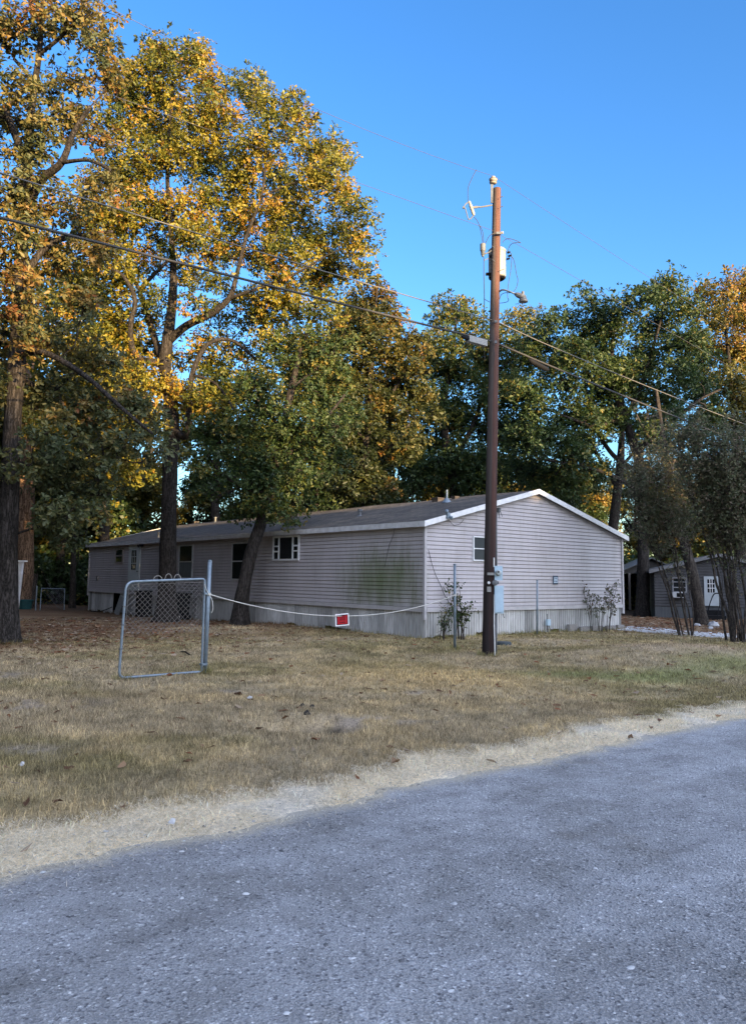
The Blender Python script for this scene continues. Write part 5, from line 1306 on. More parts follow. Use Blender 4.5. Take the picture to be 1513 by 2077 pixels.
shrub('bare_shrub', 'thin woody shrub with withered brown leaf heads before the gable skirting', bq, [(-.25, 0, -.55, .05, 1.55), (-.2, .05, -.3, .0, 1.2), (0, 0, .02, 0, 1.0), (0, 0, -.15, .1, 1.15), (.05, 0, .25, 0, 1.2), (.1, .05, .35, .05, 1.35), (.3, 0, .5, .0, 1.45), (.3, 0, .62, .05, 1.5), (.25, .05, .4, .1, 1.2), (.3, 0, .55, -.05, 1.1)], LEAF_MYRTLE, 153, .06, 2)

# ------------------------------------------------------------------ utility pole
PB = gnd(990, 1330)
PT = P(1007.5, 383, PB[1] + .05)
pole = thing('utility_pole', 'tall weathered wooden utility pole with transformer, lamp and meter before the gable', 'utility pole', PB)
m, nt, b = new_mat('creosoted_pole_wood')
tc = N(nt, 'TexCoord'); mp = N(nt, 'Mapping'); mp.inputs['Scale'].default_value = (1, 1, .03)
nt.links.new(tc.outputs['Object'], mp.inputs['Vector'])
n1 = N(nt, 'TexNoise', Scale=26.0, Detail=8.0, Roughness=.7); nt.links.new(mp.outputs['Vector'], n1.inputs['Vector'])
n2 = N(nt, 'TexNoise', Scale=7.0, Detail=3.0); nt.links.new(mp.outputs['Vector'], n2.inputs['Vector'])
sx_ = N(nt, 'SeparateXYZ'); nt.links.new(tc.outputs['Object'], sx_.inputs[0])
c_w = ramp(nt, [(.3, (.045, .036, .030)), (.55, (.115, .092, .080)), (.75, (.18, .15, .13))], n1.outputs['Fac'])
c_r = ramp(nt, [(.3, (.055, .022, .017)), (.7, (.17, .072, .048))], n1.outputs['Fac'])
m1 = N(nt, 'Mix', data_type='RGBA'); nt.links.new(c_w, m1.inputs[6]); nt.links.new(c_r, m1.inputs[7])
# the reddish split face on the right of the pole
md = N(nt, 'Math', operation='MULTIPLY_ADD'); md.inputs[1].default_value = 9.0; md.inputs[2].default_value = .12; nt.links.new(sx_.outputs['X'], md.inputs[0])
me_ = N(nt, 'Math', operation='MULTIPLY_ADD'); me_.inputs[1].default_value = -.018 * 9; nt.links.new(sx_.outputs['Z'], me_.inputs[0]); nt.links.new(md.outputs[0], me_.inputs[2])
mf = N(nt, 'Math', operation='ADD', use_clamp=True); nt.links.new(me_.outputs[0], mf.inputs[0]); nt.links.new(n2.outputs['Fac'], mf.inputs[1])
nt.links.new(ramp(nt, [(.45, (0,) * 3), (.75, (1,) * 3)], mf.outputs[0]), m1.inputs[0])
# creosote soaks the butt dark
m3 = N(nt, 'Mix', data_type='RGBA', blend_type='MULTIPLY'); m3.inputs[0].default_value = 1
mz = N(nt, 'Math', operation='MULTIPLY'); mz.inputs[1].default_value = .125; nt.links.new(sx_.outputs['Z'], mz.inputs[0])
nt.links.new(m1.outputs[2], m3.inputs[6]); nt.links.new(ramp(nt, [(.03, (.11, .08, .10)), (.2, (.18, .14, .16)), (.45, (.5, .47, .48)), (.85, (.74, .72, .71))], mz.outputs[0]), m3.inputs[7])
nt.links.new(m3.outputs[2], b.inputs['Base Color']); b.inputs['Roughness'].default_value = .85
bp = N(nt, 'Bump', Strength=.6, Distance=.012); nt.links.new(n1.outputs['Fac'], bp.inputs['Height']); nt.links.new(bp.outputs['Normal'], b.inputs['Normal'])
mb = MB()
ks = np.linspace(-.04, 1, 24)
mb.tube([PB + (PT - PB) * k for k in ks], [(.133 - .046 * max(k, 0)) for k in ks], 24)
mb.build('shaft', m, pole, smooth=False, origin=PB)
def pq(px, py, off=0.0): return P(px, py, PB[1] + off)
def part(name, mb, mt, parent=pole, smooth=False): return mb.build(name, mt, parent, smooth=smooth, origin=PB)
# top pin insulator
mb = MB(); mb.tube([pq(998, 412, -.10), pq(999, 374, -.06)], .012, 8); mb.box((pq(997, 392, -.10) + np.array([0, .02, 0])), (.035, .03, .42)); part('bracket', mb, GREY)
i0 = pq(1000, 373, -.04)
mb = MB(); mb.lathe(i0, [(.03, 0), (.075, .012), (.08, .03), (.05, .05), (.045, .06), (.085, .075), (.088, .10), (.055, .125), (.04, .14), (.045, .16), (.02, .17)], 16); part('insulator', mb, CERAM, smooth=True)
mb = MB()
for h_, r_ in ((.028, .084), (.098, .091)): mb.lathe(i0 + np.array([0, 0, h_]), [(r_, 0), (r_, .012)], 16)
part('insulator_rim', mb, BROWNC)
# fuse cutout on its arm
mb = MB(); mb.tube([pq(998, 416, -.02), pq(975, 420, -.05), pq(962, 419, -.08)], .018, 8); mb.tube([pq(968, 420, -.06), pq(957, 421, -.1)], .028, 8); part('cutout_arm', mb, GREY)
c0, c1_ = pq(961, 437, -.1), pq(951, 408, -.1); ax = c1_ - c0; Lc = np.linalg.norm(ax)
prof = [(.02, 0), (.03, .02)]
for k in range(6): prof += [(.030, .04 + k * .035), (.042, .05 + k * .035), (.030, .06 + k * .035)]
prof += [(.03, Lc - .02), (.02, Lc)]
mb = MB(); mb.lathe(c0, prof, 12, axis=ax); fc_ = part('fuse_cutout', mb, CERAM, smooth=True)
mb = MB(); mb.tube([pq(951, 409, -.1), pq(944, 414, -.12), pq(940, 421, -.14)], .014, 6); mb.tube([pq(943, 421, -.14), pq(949, 443, -.12)], .012, 6); mb.tube([pq(949, 445, -.12), pq(954, 444, -.1), pq(960, 437, -.1)], .014, 6); mb.lathe(pq(940, 421, -.14) - np.array([.02, 0, 0]), [(.03, 0), (.03, .04)], 8, axis=(1, 0, 0)); part('fuse_link', mb, GREY, fc_)
# lightning arrester
a0_ = pq(979, 521, -.06); ha = np.linalg.norm(pq(978, 495, -.06) - a0_)
mb = MB(); mb.lathe(a0_, [(.02, 0), (.03, .03), (.045, .05), (.03, .06), (.05, .09), (.035, .10), (.055, .13), (.06, .15), (.06, ha), (.01, ha + .01)], 14); part('arrester', mb, GREY)
mb = MB(); mb.tube([pq(983, 515, -.04), pq(991, 512, -.02), pq(996, 508, -.02)], .014, 6); mb.tube([pq(982, 528, -.05), pq(990, 524, -.02)], .01, 6); part('bracket', mb, GREY)
# transformer behind the pole
tb, tt_ = pq(1008, 564, .34), pq(1008, 508, .34); th_ = tt_[2] - tb[2]
mb = MB(); mb.lathe(tb, [(.16, 0), (.19, .02), (.19, th_ - .05), (.20, th_ - .045), (.20, th_ - .01), (.16, th_ + .03), (.02, th_ + .05)], 24); tr_ = part('transformer', mb, PALEGREY, smooth=False)
mb = MB(); mb.lathe(tb - np.array([0, 0, .035]), [(.15, 0), (.185, .03)], 20); part('tank_base', mb, BLACK, tr_)
for q_ in (pq(992, 556, .14), pq(1000, 520, .13)):
    mb = MB(); mb.box(q_, (.15, .06, .05)); part('mounting_lug', mb, BLACK, tr_)
mb = MB()
for px, py in ((1028, 513), (1030, 520), (1027, 526)): mb.lathe(pq(px, py, .24), [(.016, 0), (.028, .02), (.02, .05), (.026, .07)], 8, axis=(1, -.4, .2))
part('bushing', mb, BLACK, tr_)
# street lamp
mb = MB(); mb.tube([pq(1013, 591, .0), pq(1017, 588, -.05), pq(1023, 588, -.12), pq(1035, 592, -.2), pq(1046, 597, -.28)], .019, 8); lamp = part('lamp', mb, GALV, smooth=True)
mb = MB(); hd = pq(1055, 601, -.32)
mb.tube([pq(1044, 596, -.27), pq(1049, 598, -.29), pq(1058, 602, -.34), pq(1065, 604, -.36)], [.03, .055, .06, .05], 10); mb.lathe(pq(1060, 599, -.34), [(.03, 0), (.032, .06), (.028, .085), (.01, .09)], 10); part('lamp_head', mb, GREY, lamp)
mb = MB(); mb.lathe(pq(1061, 613.5, -.35), [(.06, 0), (.095, .01), (.095, .05), (.075, .075), (.07, .10)], 16); part('refractor', mb, mat('smoky_lamp_glass', (.10, .11, .12), rough=.2), lamp)
# jumpers and loops on the pole
def loop(pts, r=.007, name='jumper', mt=CABLEM):
    mb = MB(); mb.tube(smooth_path([pq(*p) for p in pts], 5), r, 5); return part(name, mb, mt)
loop([(966, 344, 0), (957, 361, 0), (949, 382, -.03), (949, 408, -.1)])
loop([(961, 440, -.1), (967, 447, -.08), (972, 458, -.05), (977, 480, -.05), (979, 496, -.06)])
loop([(973, 458, -.05), (979, 472, -.05), (981, 496, -.06)])
loop([(983, 496, -.06), (990, 482, -.12), (997, 475, -.14), (1008, 472, -.12)])
loop([(1019, 492, .1), (1023, 487, .12), (1032, 484, .1), (1047, 488, .1), (1056, 493, .1)])
loop([(1030, 510, .2), (1032, 502, .2), (1037, 495, .15), (1048, 492, .1), (1056, 493, .1)])
loop([(1029, 509, .2), (1037, 517, .18), (1036, 545, .1), (1031, 575, .02), (1029, 600, -.02), (1031, 609, -.02), (1026, 613, .0), (1013, 615, .0)])
loop([(1036, 519, .2), (1042, 528, .15), (1047, 555, .05), (1050, 568, .0), (1047, 583, -.1), (1041, 592, -.24)])
loop([(1013, 607, 0), (1016, 598, 0), (1024, 594, -.06), (1034, 594, -.18)])
loop([(981, 522, -.05), (981, 560, -.05), (982, 604, -.04), (981, 640, -.02), (980, 680, -.02), (981, 700, -.01), (983, 730, 0)], .009)
loop([(981, 606, -.04), (986, 609, -.02), (993, 613, .0)])
loop([(1006, 690, -.15), (1001, 705, -.15), (1003, 720, -.15), (1000, 740, -.14)])
# neutral spool, bolts, steps
mb = MB(); mb.lathe(pq(1018, 472, -.1), [(.02, -.02), (.035, -.01), (.02, .0), (.02, .01), (.035, .02), (.02, .03)], 12, axis=(1, -.3, 0)); part('spool_insulator', mb, CERAM)
mb = MB(); mb.box(pq(1011, 473, -.11), (.10, .04, .05)); mb.box(pq(1005, 694, -.14), (.05, .05, .06)); mb.box(pq(1005, 652, -.13), (.06, .04, .05)); part('clamp', mb, GREY)
mb = MB()
for a_, b_ in (((1013, 401), (1020, 398)), ((1013, 421), (1020, 418)), ((998, 499), (1003, 503)), ((998, 526), (1003, 530)), ((1013, 549), (1022, 546))): mb.tube([pq(a_[0], a_[1], -.09), pq(b_[0], b_[1], -.13)], .008, 6)
part('pole_step', mb, GREY)
# meter, panel, conduits low on the pole
fr_ = -.16
def bxp(mb, x0, y0, x1, y1, d=.1, off=fr_):
    p0, p1 = pq(x0, y1, off), pq(x1, y0, off); mb.box((p0 + p1) / 2, (abs(p1[0] - p0[0]), d, abs(p1[2] - p0[2])))
mb = MB(); bxp(mb, 1002, 1148, 1018, 1177, .12, -.06); mt_ = part('meter_box', mb, BOXBLUE)
mb = MB(); c_ = pq(1009.5, 1162, -.12); mb.lathe(c_, [(.062, 0), (.064, .02), (.055, .03), (.054, .07), (.045, .085), (.01, .09)], 18, axis=(.15, -1, 0)); part('meter', mb, mat('meter_glass', (.42, .46, .45), (.30, .33, .33), rough=.15, scale=20, spec=.6), mt_)
mb = MB(); mb.box(pq(1011, 1160, -.215), (.035, .004, .03)); part('meter_dial', mb, BLACK, mt_)
mb = MB(); bxp(mb, 1001.5, 1188, 1020, 1244, .14, -.06); pn = part('breaker_panel', mb, BOXBLUE)
mb = MB(); bxp(mb, 1003.5, 1190, 1018, 1242, .02, -.145); part('panel_door', mb, BOXBLUE, pn)
mb = MB(); mb.lathe(pq(1003, 1182, -.13), [(.05, 0), (.058, .02), (.058, .05), (.02, .06)], 14, axis=(0, -1, 0)); mb.box(pq(1007, 1182, -.1), (.08, .05, .06)); part('conduit_elbow', mb, GREY)
mb = MB(); bxp(mb, 988, 1161.5, 1002, 1166.5, .02, -.15); part('strap', mb, PALEGREY)
mb = MB(); mb.lathe(pq(991, 1182, -.125), [(.03, 0), (.03, .014), (.012, .02)], 14, axis=(0, -1, 0)); part('round_tag', mb, WHITE)
mb = MB(); bxp(mb, 987.5, 1190, 995.5, 1200.5, .014, -.14); part('square_tag', mb, PALEGREY)
mb = MB(); mb.tube([pq(1002, 1206, -.12), pq(1002, 1270, -.125), pq(1003.5, 1331, -.12)], .012, 8); mb.tube([pq(1001.5, 1131, -.1), pq(1001.5, 1150, -.1)], .013, 8); part('white_conduit', mb, WHITE)
mb = MB(); mb.tube([pq(1006, 1040, .0), pq(1006, 1148, -.04)], .022, 10); part('grey_conduit', mb, GREY, smooth=True)
mb = MB(); mb.tube([pq(1006, 1243, -.06), pq(1005.5, 1328, -.06)], .024, 10); part('grey_conduit', mb, GREY, smooth=True)
mb = MB(); mb.tube(smooth_path([pq(1019, 1243, -.08), pq(1021, 1250, -.08), pq(1023, 1253, -.06)], 4), .006, 5); part('jumper', mb, CABLEM)

# wires along the road
def wire(name, label, pxl, r, mt, cat='wire', ext=42):
    p0 = PB[:2] + (np.array(PT[:2]) - PB[:2]) * .8
    def fit(lst):
        tz = np.array([on_plane(x, y, p0, G) for x, y in lst])
        return np.polyfit(tz[:, 0], tz[:, 1], 2 if len(lst) > 2 else 1)
    left, right = pxl
    cl, cr = fit(left), fit(right)
    j = on_plane(*left[-1], p0, G)[0]
    lim = []
    for t_ in np.concatenate([np.linspace(-ext * .55, j, 26), np.linspace(j, ext, 30)[1:]]):
        z = np.polyval(cl if t_ <= j else cr, t_)
        z = max(z, 4.2)
        w2 = p0 + G * t_; lim.append((w2[0], w2[1] - .0, z))
    mb = MB(); mb.tube(lim, r, 6)
    return tag(mb.build(name, mt, smooth=True), label, cat, 'overhead wires along the road')
wire('power_wire', 'topmost thin power wire on the insulator at the pole top', ([(240, 25), (640, 220), (1000, 357)], [(1000, 357), (1140, 449), (1323, 567), (1513, 690)]), .0042, WIREM)
wire('power_wire', 'thin neutral wire clamped just above the transformer', ([(0, 112), (640, 340), (1000, 468)], [(1000, 468), (1140, 547), (1300, 640), (1513, 763)]), .0045, WIREM)
wire('cable', 'thin pale cable passing the pole below the street lamp', ([(0, 350), (640, 545), (1005, 651)], [(1005, 651), (1090, 695), (1300, 777), (1513, 862)]), .010, mat('pale_cable', (.14, .135, .13), (.10, .095, .09), rough=.6))
wire('cable', 'thickest black cable, lowest on the pole, carrying the splice boxes', ([(0, 441), (640, 603), (1000, 693)], [(1000, 693), (1090, 733), (1300, 817), (1513, 901)]), .020, CABLEM)
p0_ = PB[:2] + (np.array(PT[:2]) - PB[:2]) * .8
def along(px, py):
    t_, z = on_plane(px, py, p0_, G); w2 = p0_ + G * t_; return np.array([w2[0], w2[1], z])
a_, b_ = along(948, 686), along(984, 696); d_ = (b_ - a_); Ls = np.linalg.norm(d_); d_ /= Ls
e2_ = np.cross(d_, np.array([0, 0, 1.])); e2_ /= np.linalg.norm(e2_); Rm = np.stack([d_, e2_, np.cross(d_, e2_) * -1 * -1], 1)
sp_ = thing('splice_box', 'pale grey splice box with black ends hung on the lowest cable left of the pole', 'cable box', (a_ + b_) / 2)
mb = MB(); mb.box((0, 0, -.01), (Ls, .12, .13), rot=Rm); mb.build('case', PALEGREY, sp_)
mb = MB(); mb.tube([d_ * (-Ls / 2 - .16), d_ * (-Ls / 2)], [.03, .055], 10); mb.tube([d_ * (Ls / 2), d_ * (Ls / 2 + .06)], [.055, .03], 10); mb.build('end_cap', BLACK, sp_)
a_, b_ = along(1072, 727), along(1112, 748)
mb = MB(); dd_ = (b_ - a_); mb.tube([a_ - [0, 0, .02], a_ + dd_ * .15 - [0, 0, .04], b_ - dd_ * .15 - [0, 0, .04], b_ - [0, 0, .02]], [.025, .06, .06, .025], 10)
tag(mb.build('splice_sleeve', BLACK, smooth=True), 'black splice sleeve on the lowest cable right of the pole', 'cable box')
# service drop towards the second house, from the cable
# meter pit by the pole
q = gnd(1020, 1308)
mp_ = thing('meter_pit', 'low dark green-grey utility box lid on the grass beside the pole', 'utility box', q)
mb = MB(); mb.lathe((0, 0, -.04), [(.21, 0), (.20, .10), (.19, .115), (.02, .125)], 12); mb.build('lid', mat('dark_green_plastic', (.055, .07, .075), (.04, .05, .055), rough=.6), mp_)

# ------------------------------------------------------------------ gate, posts, rope, sign
gp = gnd(416, 1366); gl_ = gnd(247, 1378)
gd = (gl_ - gp)[:2]; GWd = np.linalg.norm(gd); gd /= GWd
def fpost(pix_base, pix_top, r, label, lean=0, h=None):
    b_ = gnd(*pix_base); tp = P(pix_top[0], pix_top[1], b_[1])
    t = thing('fence_post', label, 'post', b_, 0, 'bare steel fence posts')
    mb = MB(); mb.tube([np.array([0, 0, -.15]), (tp - b_) * .5, tp - b_], r, 12); mb.build('pipe', GALV, t, smooth=True)
    mb = MB(); mb.lathe(tp - b_ - np.array([0, 0, .01]), [(r * 1.08, 0), (r * 1.08, .02), (r * .5, .03)], 12); mb.build('cap', GALV, t)
    return t, b_, tp
_, P1B, P1T = fpost((416, 1366), (426, 1138), .034, 'bare steel gate post with a rope tied round it, beside the wire gate')
_, P2B, P2T = fpost((922, 1318), (922, 1145), .030, 'tall bare steel post left of the wooden pole where the rope ends')
_, P3B, P3T = fpost((1089, 1287), (1089, 1177), .028, 'short bare steel post right of the wooden pole before the skirting')
gate = thing('chain_link_gate', 'grey steel tube gate with chain-link left only in its upper half', 'gate', (gp[0], gp[1], gp[2]), math.atan2(gd[1], gd[0]))
def zpt(px, py, Y): return P(px, py, Y)[2] - gp[2]
gy = gl_[1]
zb0, zt0 = zpt(245, 1375, gy), zpt(252, 1180, gy)           # far (left) side
zb1, zt1 = zpt(412, 1362, gp[1]), zpt(412, 1174, gp[1])
X0, X1 = .06, GWd + .02
def bil(u, v): # u along, v 0..1 bottom to top
    x = X0 + (X1 - X0) * u; z = (zb1 + (zb0 - zb1) * u) * (1 - v) + (zt1 + (zt0 - zt1) * u) * v
    return np.array([x + .045 * (v - .5) * (-1) * (u > .0), 0, z])
def rounded(u0, u1, v0, v1, rr=.07):
    cs = []
    for (u, v, s0) in ((u1, v0, 0), (u1, v1, 1), (u0, v1, 2), (u0, v0, 3)): cs.append(bil(u, v))
    out = []
    rad_ = [.11, .13, .06, .02]
    for i in range(4):
        p, pr, nx_ = cs[i], cs[i - 1], cs[(i + 1) % 4]
        a1_ = (pr - p) / np.linalg.norm(pr - p); a2_ = (nx_ - p) / np.linalg.norm(nx_ - p)
        for k in range(7):
            f = k / 6; q0 = p + a1_ * rad_[i]; q2 = p + a2_ * rad_[i]
            out.append((1 - f) ** 2 * q0 + 2 * f * (1 - f) * p + f * f * q2)
    out.append(out[0])
    return out
mb = MB(); mb.tube(rounded(0, 1, 0, 1), .020, 10, cap=False); mb.build('frame', GALV, gate, smooth=True)
mb = MB(); vlo = .46; nn = 20; rw = .0026
hh_ = (1 - vlo); du = (X1 - X0) / nn; step = .085
W_ = X1 - X0; Hh = (zt1 - zb1) * hh_
k = -Hh
while k < W_ + .01:
    for sgn in (1, -1):
        a_ = []
        for f in np.linspace(0, 1, 9):
            x = k + f * Hh if sgn > 0 else k + Hh - f * Hh
            if 0.02 < x < W_ - .02:
                u = x / W_; v = vlo + (1 - vlo) * f * .985 - .03 * math.sin(u * 3.1) * (1 - f)
                q = bil(u, v); a_.append((q[0], .006 * sgn + .012 * math.sin(x * 7) * (1 - f), q[2]))
        if len(a_) > 1: mb.tube(a_, rw, 4, cap=False)
    k += step
mb.tube([bil(u, .965) for u in np.linspace(.03, .97, 8)], .0025, 4); mb.tube([bil(.965, v) for v in np.linspace(vlo, .97, 6)], .003, 4); mb.tube([bil(.03, v) for v in np.linspace(vlo, .97, 6)], .003, 4)
mb.build('chain_link', mat('rusty_link_wire', (.26, .245, .23), (.17, .15, .135), rough=.6, metal=.3, scale=25), gate)
for u, r1_, h1 in ((.375, .055, .085), (.49, .055, .10), (.62, .068, .075)):
    c = bil(u, 1); mb = MB()
    mb.tube(smooth_path([c + np.array([-r1_ - .01, 0, .0]), c + np.array([-r1_ * .72, 0, h1 * .75]), c + np.array([0, 0, h1]), c + np.array([r1_ * .72, 0, h1 * .75]), c + np.array([r1_ + .01, 0, 0])], 5), .005, 6); mb.build('loop', mat('pale_loop_wire', (.32, .31, .28), (.24, .22, .2)), gate)
mb = MB()
for v in (.08, .84): c = bil(0, v); mb.box(c + np.array([-.03, 0, 0]), (.10, .09, .03))
mb.build('hinge', GALV, gate)
mb = MB()
for v in (.30, .55, .74): c = bil(1, v); mb.box(c, (.048, .048, .02))
mb.build('tie_band', GREY, gate)
# rope
ra, rb = P(424, 1205, P1B[1] - .04), P(922, 1207, P2B[1] - .035)
def rope_pt(f):
    p = ra + (rb - ra) * f
    s_ = rope_sag * 4 * f * (1 - f); return p - np.array([0, 0, s_])
rope_sag = .40
fm_ = None
def rope_f(px):
    best = min(np.linspace(0, 1, 400), key=lambda f: abs((756.5 + F * ((rope_pt(f) - EYE) @ CR) / ((rope_pt(f) - EYE) @ _d)) - px)); return float(best)
mb = MB(); mb.tube([rope_pt(f) for f in np.linspace(0, 1, 40)], .0085, 6)
for c, r_ in ((ra, .042), (rb, .038)):
    for kz_ in (-.012, .012):
        pc = (P1B + (P1T - P1B) * ((c[2] - P1B[2]) / (P1T[2] - P1B[2]))) if c is ra else (P2B + (P2T - P2B) * ((c[2] - P2B[2]) / (P2T[2] - P2B[2])))
        mb.tube([pc + np.array([r_ * math.cos(a_), r_ * math.sin(a_), kz_ + .004 * math.sin(2 * a_)]) for a_ in np.linspace(0, 6.283, 14)], .008, 6)
mb.tube(smooth_path([ra, ra + np.array([.06, -.02, -.10]), ra + np.array([.08, -.02, -.24]), ra + np.array([.05, -.02, -.30])], 4), .006, 5)
mb.tube(smooth_path([ra, ra + np.array([-.05, -.02, .10]), ra + np.array([-.08, .0, .22])], 4), .006, 5)
tag(mb.build('rope', ROPE, smooth=True), 'pale sagging rope strung from the gate post to the post by the pole', 'rope')
sf_ = rope_f(694.5); sp0 = rope_pt(sf_)
tgt_z = P(694.5, 1257, sp0[1])[2]
rd = (rope_pt(sf_ + .02) - rope_pt(sf_ - .02)); sang = math.atan2(rd[1], rd[0]) - .15
sign = thing('hanging_sign', 'red and black notice with white border hanging from the rope', 'sign', (sp0[0], sp0[1], tgt_z), sang)
sign.rotation_euler = (0, R_(-3), sang)
WW = 26 * sp0[1] / F / max(.5, math.cos(sang)); HHs = 24 * sp0[1] / F
SW = mat('white_sign_plastic', (.82, .80, .82), (.74, .72, .74), rough=.4); SK = mat('black_sign_ink', (.02, .008, .012), rough=.4); SR = mat('red_sign_ink', (.40, .008, .018), (.34, .007, .015), rough=.4)
mb = MB(); mb.box((0, 0, 0), (WW, .006, HHs)); mb.build('board', SW, sign)
mb = MB(); mb.box((0, -.0045, 0), (WW * .86, .003, HHs * .84)); mb.build('black_field', SK, sign)
mb = MB(); mb.box((0, -.0075, HHs * .13), (WW * .72, .003, HHs * .42)); mb.box((0, -.0075, -HHs * .22), (WW * .72, .003, HHs * .26)); mb.build('red_field', SR, sign)
text('lettering', 'POSTED', HHs * .30, SK, sign, (0, -.0105, HHs * .21), (R_(90), 0, 0), .001, .55)
text('lettering', 'KEEP OUT', HHs * .22, SK, sign, (0, -.0105, HHs * .02), (R_(90), 0, 0), .001, .6)
text('lettering', 'NO TRESPASSING', HHs * .15, SK, sign, (0, -.0105, -HHs * .22), (R_(90), 0, 0), .001, .5)
mb = MB()
for k in (-.42, .42): mb.tube([(WW * k, 0, HHs * .42), (WW * k, 0, sp0[2] - tgt_z - WW * k * 0.0)], .003, 5)
mb.build('hanger', BLACK, sign)

# ------------------------------------------------------------------ bins and clutter against the long wall
def wall_pt(px, out):
    y_ = wl(px, 1225)[0]; w2 = HOUSE_A + L * y_ - G * out; return np.array([w2[0], w2[1], ghf(*w2)])
q = wall_pt(389, .55)
bin_ = thing('trash_bin', 'wide black wheeled trash bin against the home, right of the big oak', 'bin', q, TH + R_(-90))
bw = 46 * q[1] / F; bh = 54 * q[1] / F
mb = MB(); mb.box((0, 0, bh * .47), (bw * .82, .55, bh * .94)); mb.v = [(x * (1 + .14 * z / bh), y * (1 + .14 * z / bh), z) for x, y, z in mb.v]
mb.build('body', BLACK, bin_)
mb = MB(); mb.box((0, 0, bh * .96), (bw, .68, .07)); mb.box((0, .33, bh * .92), (bw * .7, .06, .05)); mb.build('lid', BLACK, bin_)
for k in (-1, 1):
    mb = MB(); mb.lathe((k * bw * .42, .24, .11), [(.11, -.03), (.11, .03)], 14, axis=(1, 0, 0)); mb.build('wheel', BLACK, bin_)
q = wall_pt(306, .30)
b2_ = thing('storage_bin', 'narrow upright black bin against the home, left of the big oak', 'bin', q, TH + R_(-90))
bw, bh = 27 * q[1] / F, 50 * q[1] / F
mb = MB(); mb.box((0, 0, bh / 2), (bw, .5, bh)); mb.build('body', BLACK, b2_); mb = MB(); mb.box((0, 0, bh + .02), (bw * 1.05, .54, .05)); mb.build('lid', BLACK, b2_)
# grey sack
q = gnd(304, 1249); rg = np.random.default_rng(3)
mb = MB(); mb.lathe((0, 0, -.02), [(.10, 0), (.20, .04), (.21, .18), (.16, .32), (.17, .42), (.10, .52), (.03, .54)], 12)
mb.v = [tuple(np.array(p) * (1 + .22 * (rg.random(3) - .5))) for p in mb.v]
o_ = mb.build('sack', mat('grey_sack', (.34, .34, .36), (.24, .24, .26), scale=10), smooth=True); o_.location = q; tag(o_, 'crumpled pale grey sack on the ground left of the big oak trunk', 'sack')
q = gnd(350, 1247)
bk = thing('bucket', 'small pale bucket standing just right of the big oak trunk', 'bucket', q)
mb = MB(); mb.lathe((0, 0, 0.0), [(.09, 0), (.12, .26), (.128, .26), (.128, .285), (.115, .285), (.085, .03)], 16); mb.build('body', mat('pale_green_plastic', (.50, .56, .54), (.42, .48, .46)), bk)
mb = MB(); mb.tube([(.12 * math.cos(a_), .02 * math.sin(a_) - .03, .26 - .12 * math.sin(a_)) for a_ in np.linspace(0, 3.14, 9)], .005, 5); mb.build('handle', GREY, bk)
q = gnd(353, 1261)
cb = thing('cinder_block', 'pale concrete block lying in front of the bucket by the oak', 'block', q, .5)
mb = MB(); mb.box((0, 0, .17), (.38, .19, .06)); mb.box((-.15, 0, .07), (.08, .19, .14)); mb.box((.15, 0, .07), (.08, .19, .14)); mb.box((.0, 0, .07), (.05, .19, .14)); mb.build('body', mat('pale_concrete', (.42, .40, .35), (.32, .30, .26), bump=.4, scale=20), cb)
# steps? none; far left yard: post, old gate, tarp-blue tub, white board
q = P(69, 1222, 41); q[2] = ghf(q[0], q[1])
pt_ = thing('wooden_post', 'old grey wooden post standing before the dark wood at left', 'post', q)
mb = MB(); mb.box((0, 0, .88), (.19, .17, 1.86), rot=np.array(Matrix.Rotation(R_(2), 3, 'Y')), taper=.92); mb.build('body', BARK_PALE, pt_)
q = P(108, 1224, 39); gz = ghf(q[0], q[1])
fg = thing('far_gate', 'low rusty tube gate frame standing at the back of the yard', 'gate', (q[0], q[1], gz))
mb = MB(); mb.tube([(-.62, 0, 0), (-.60, 0, 1.10), (.55, 0, 1.08), (.58, 0, .05)], .03, 8, cap=True); mb.build('frame', GALV, fg)
mb = MB(); mb.tube([(-.84, 0, -.1), (-.84, 0, 1.22)], .035, 8); mb.build('post', GALV, fg)
mb = MB()
for k in np.linspace(-.95, .45, 16):
    mb.tube([(max(-.6, k), .0, .1 if k > -.6 else .1 - (k + .6)), (min(.56, k + .98), 0, 1.05 - max(0, k + .98 - .56))], .004, 4, cap=False)
    mb.tube([(max(-.6, k), .0, 1.05), (min(.56, k + .98), 0, 1.05 - (min(.56, k + .98) - max(-.6, k)))], .004, 4, cap=False)
mb.build('chain_link', GREY, fg)
q = P(53, 1212, 40); gz = ghf(q[0], q[1])
tb_ = thing('tub', 'dull teal plastic tub half hidden behind the old wooden post', 'tub', (q[0], q[1], gz))
mb = MB(); mb.lathe((0, 0, 0), [(.30, 0), (.36, .42), (.40, .42), (.40, .48), (.33, .48), (.28, .05)], 16); mb.build('body', mat('teal_plastic', (.02, .085, .09), (.015, .06, .065)), tb_)
q = P(38, 1222, 30); gz = ghf(q[0], q[1])
wb = thing('white_column', 'pale board column just showing past the near oak trunk', 'post', (q[0], q[1], gz))
mb = MB(); hgt = P(38, 1138, 30)[2] - gz; mb.box((-.03, 0, hgt / 2), (.15, .15, hgt), rot=np.array(Matrix.Rotation(R_(3), 3, 'Y'))); mb.build('board', TRIMW, wb)
mb = MB(); mb.box((.05, 0, hgt), (.30, .3, .05)); mb.build('cap', WHITE, wb)

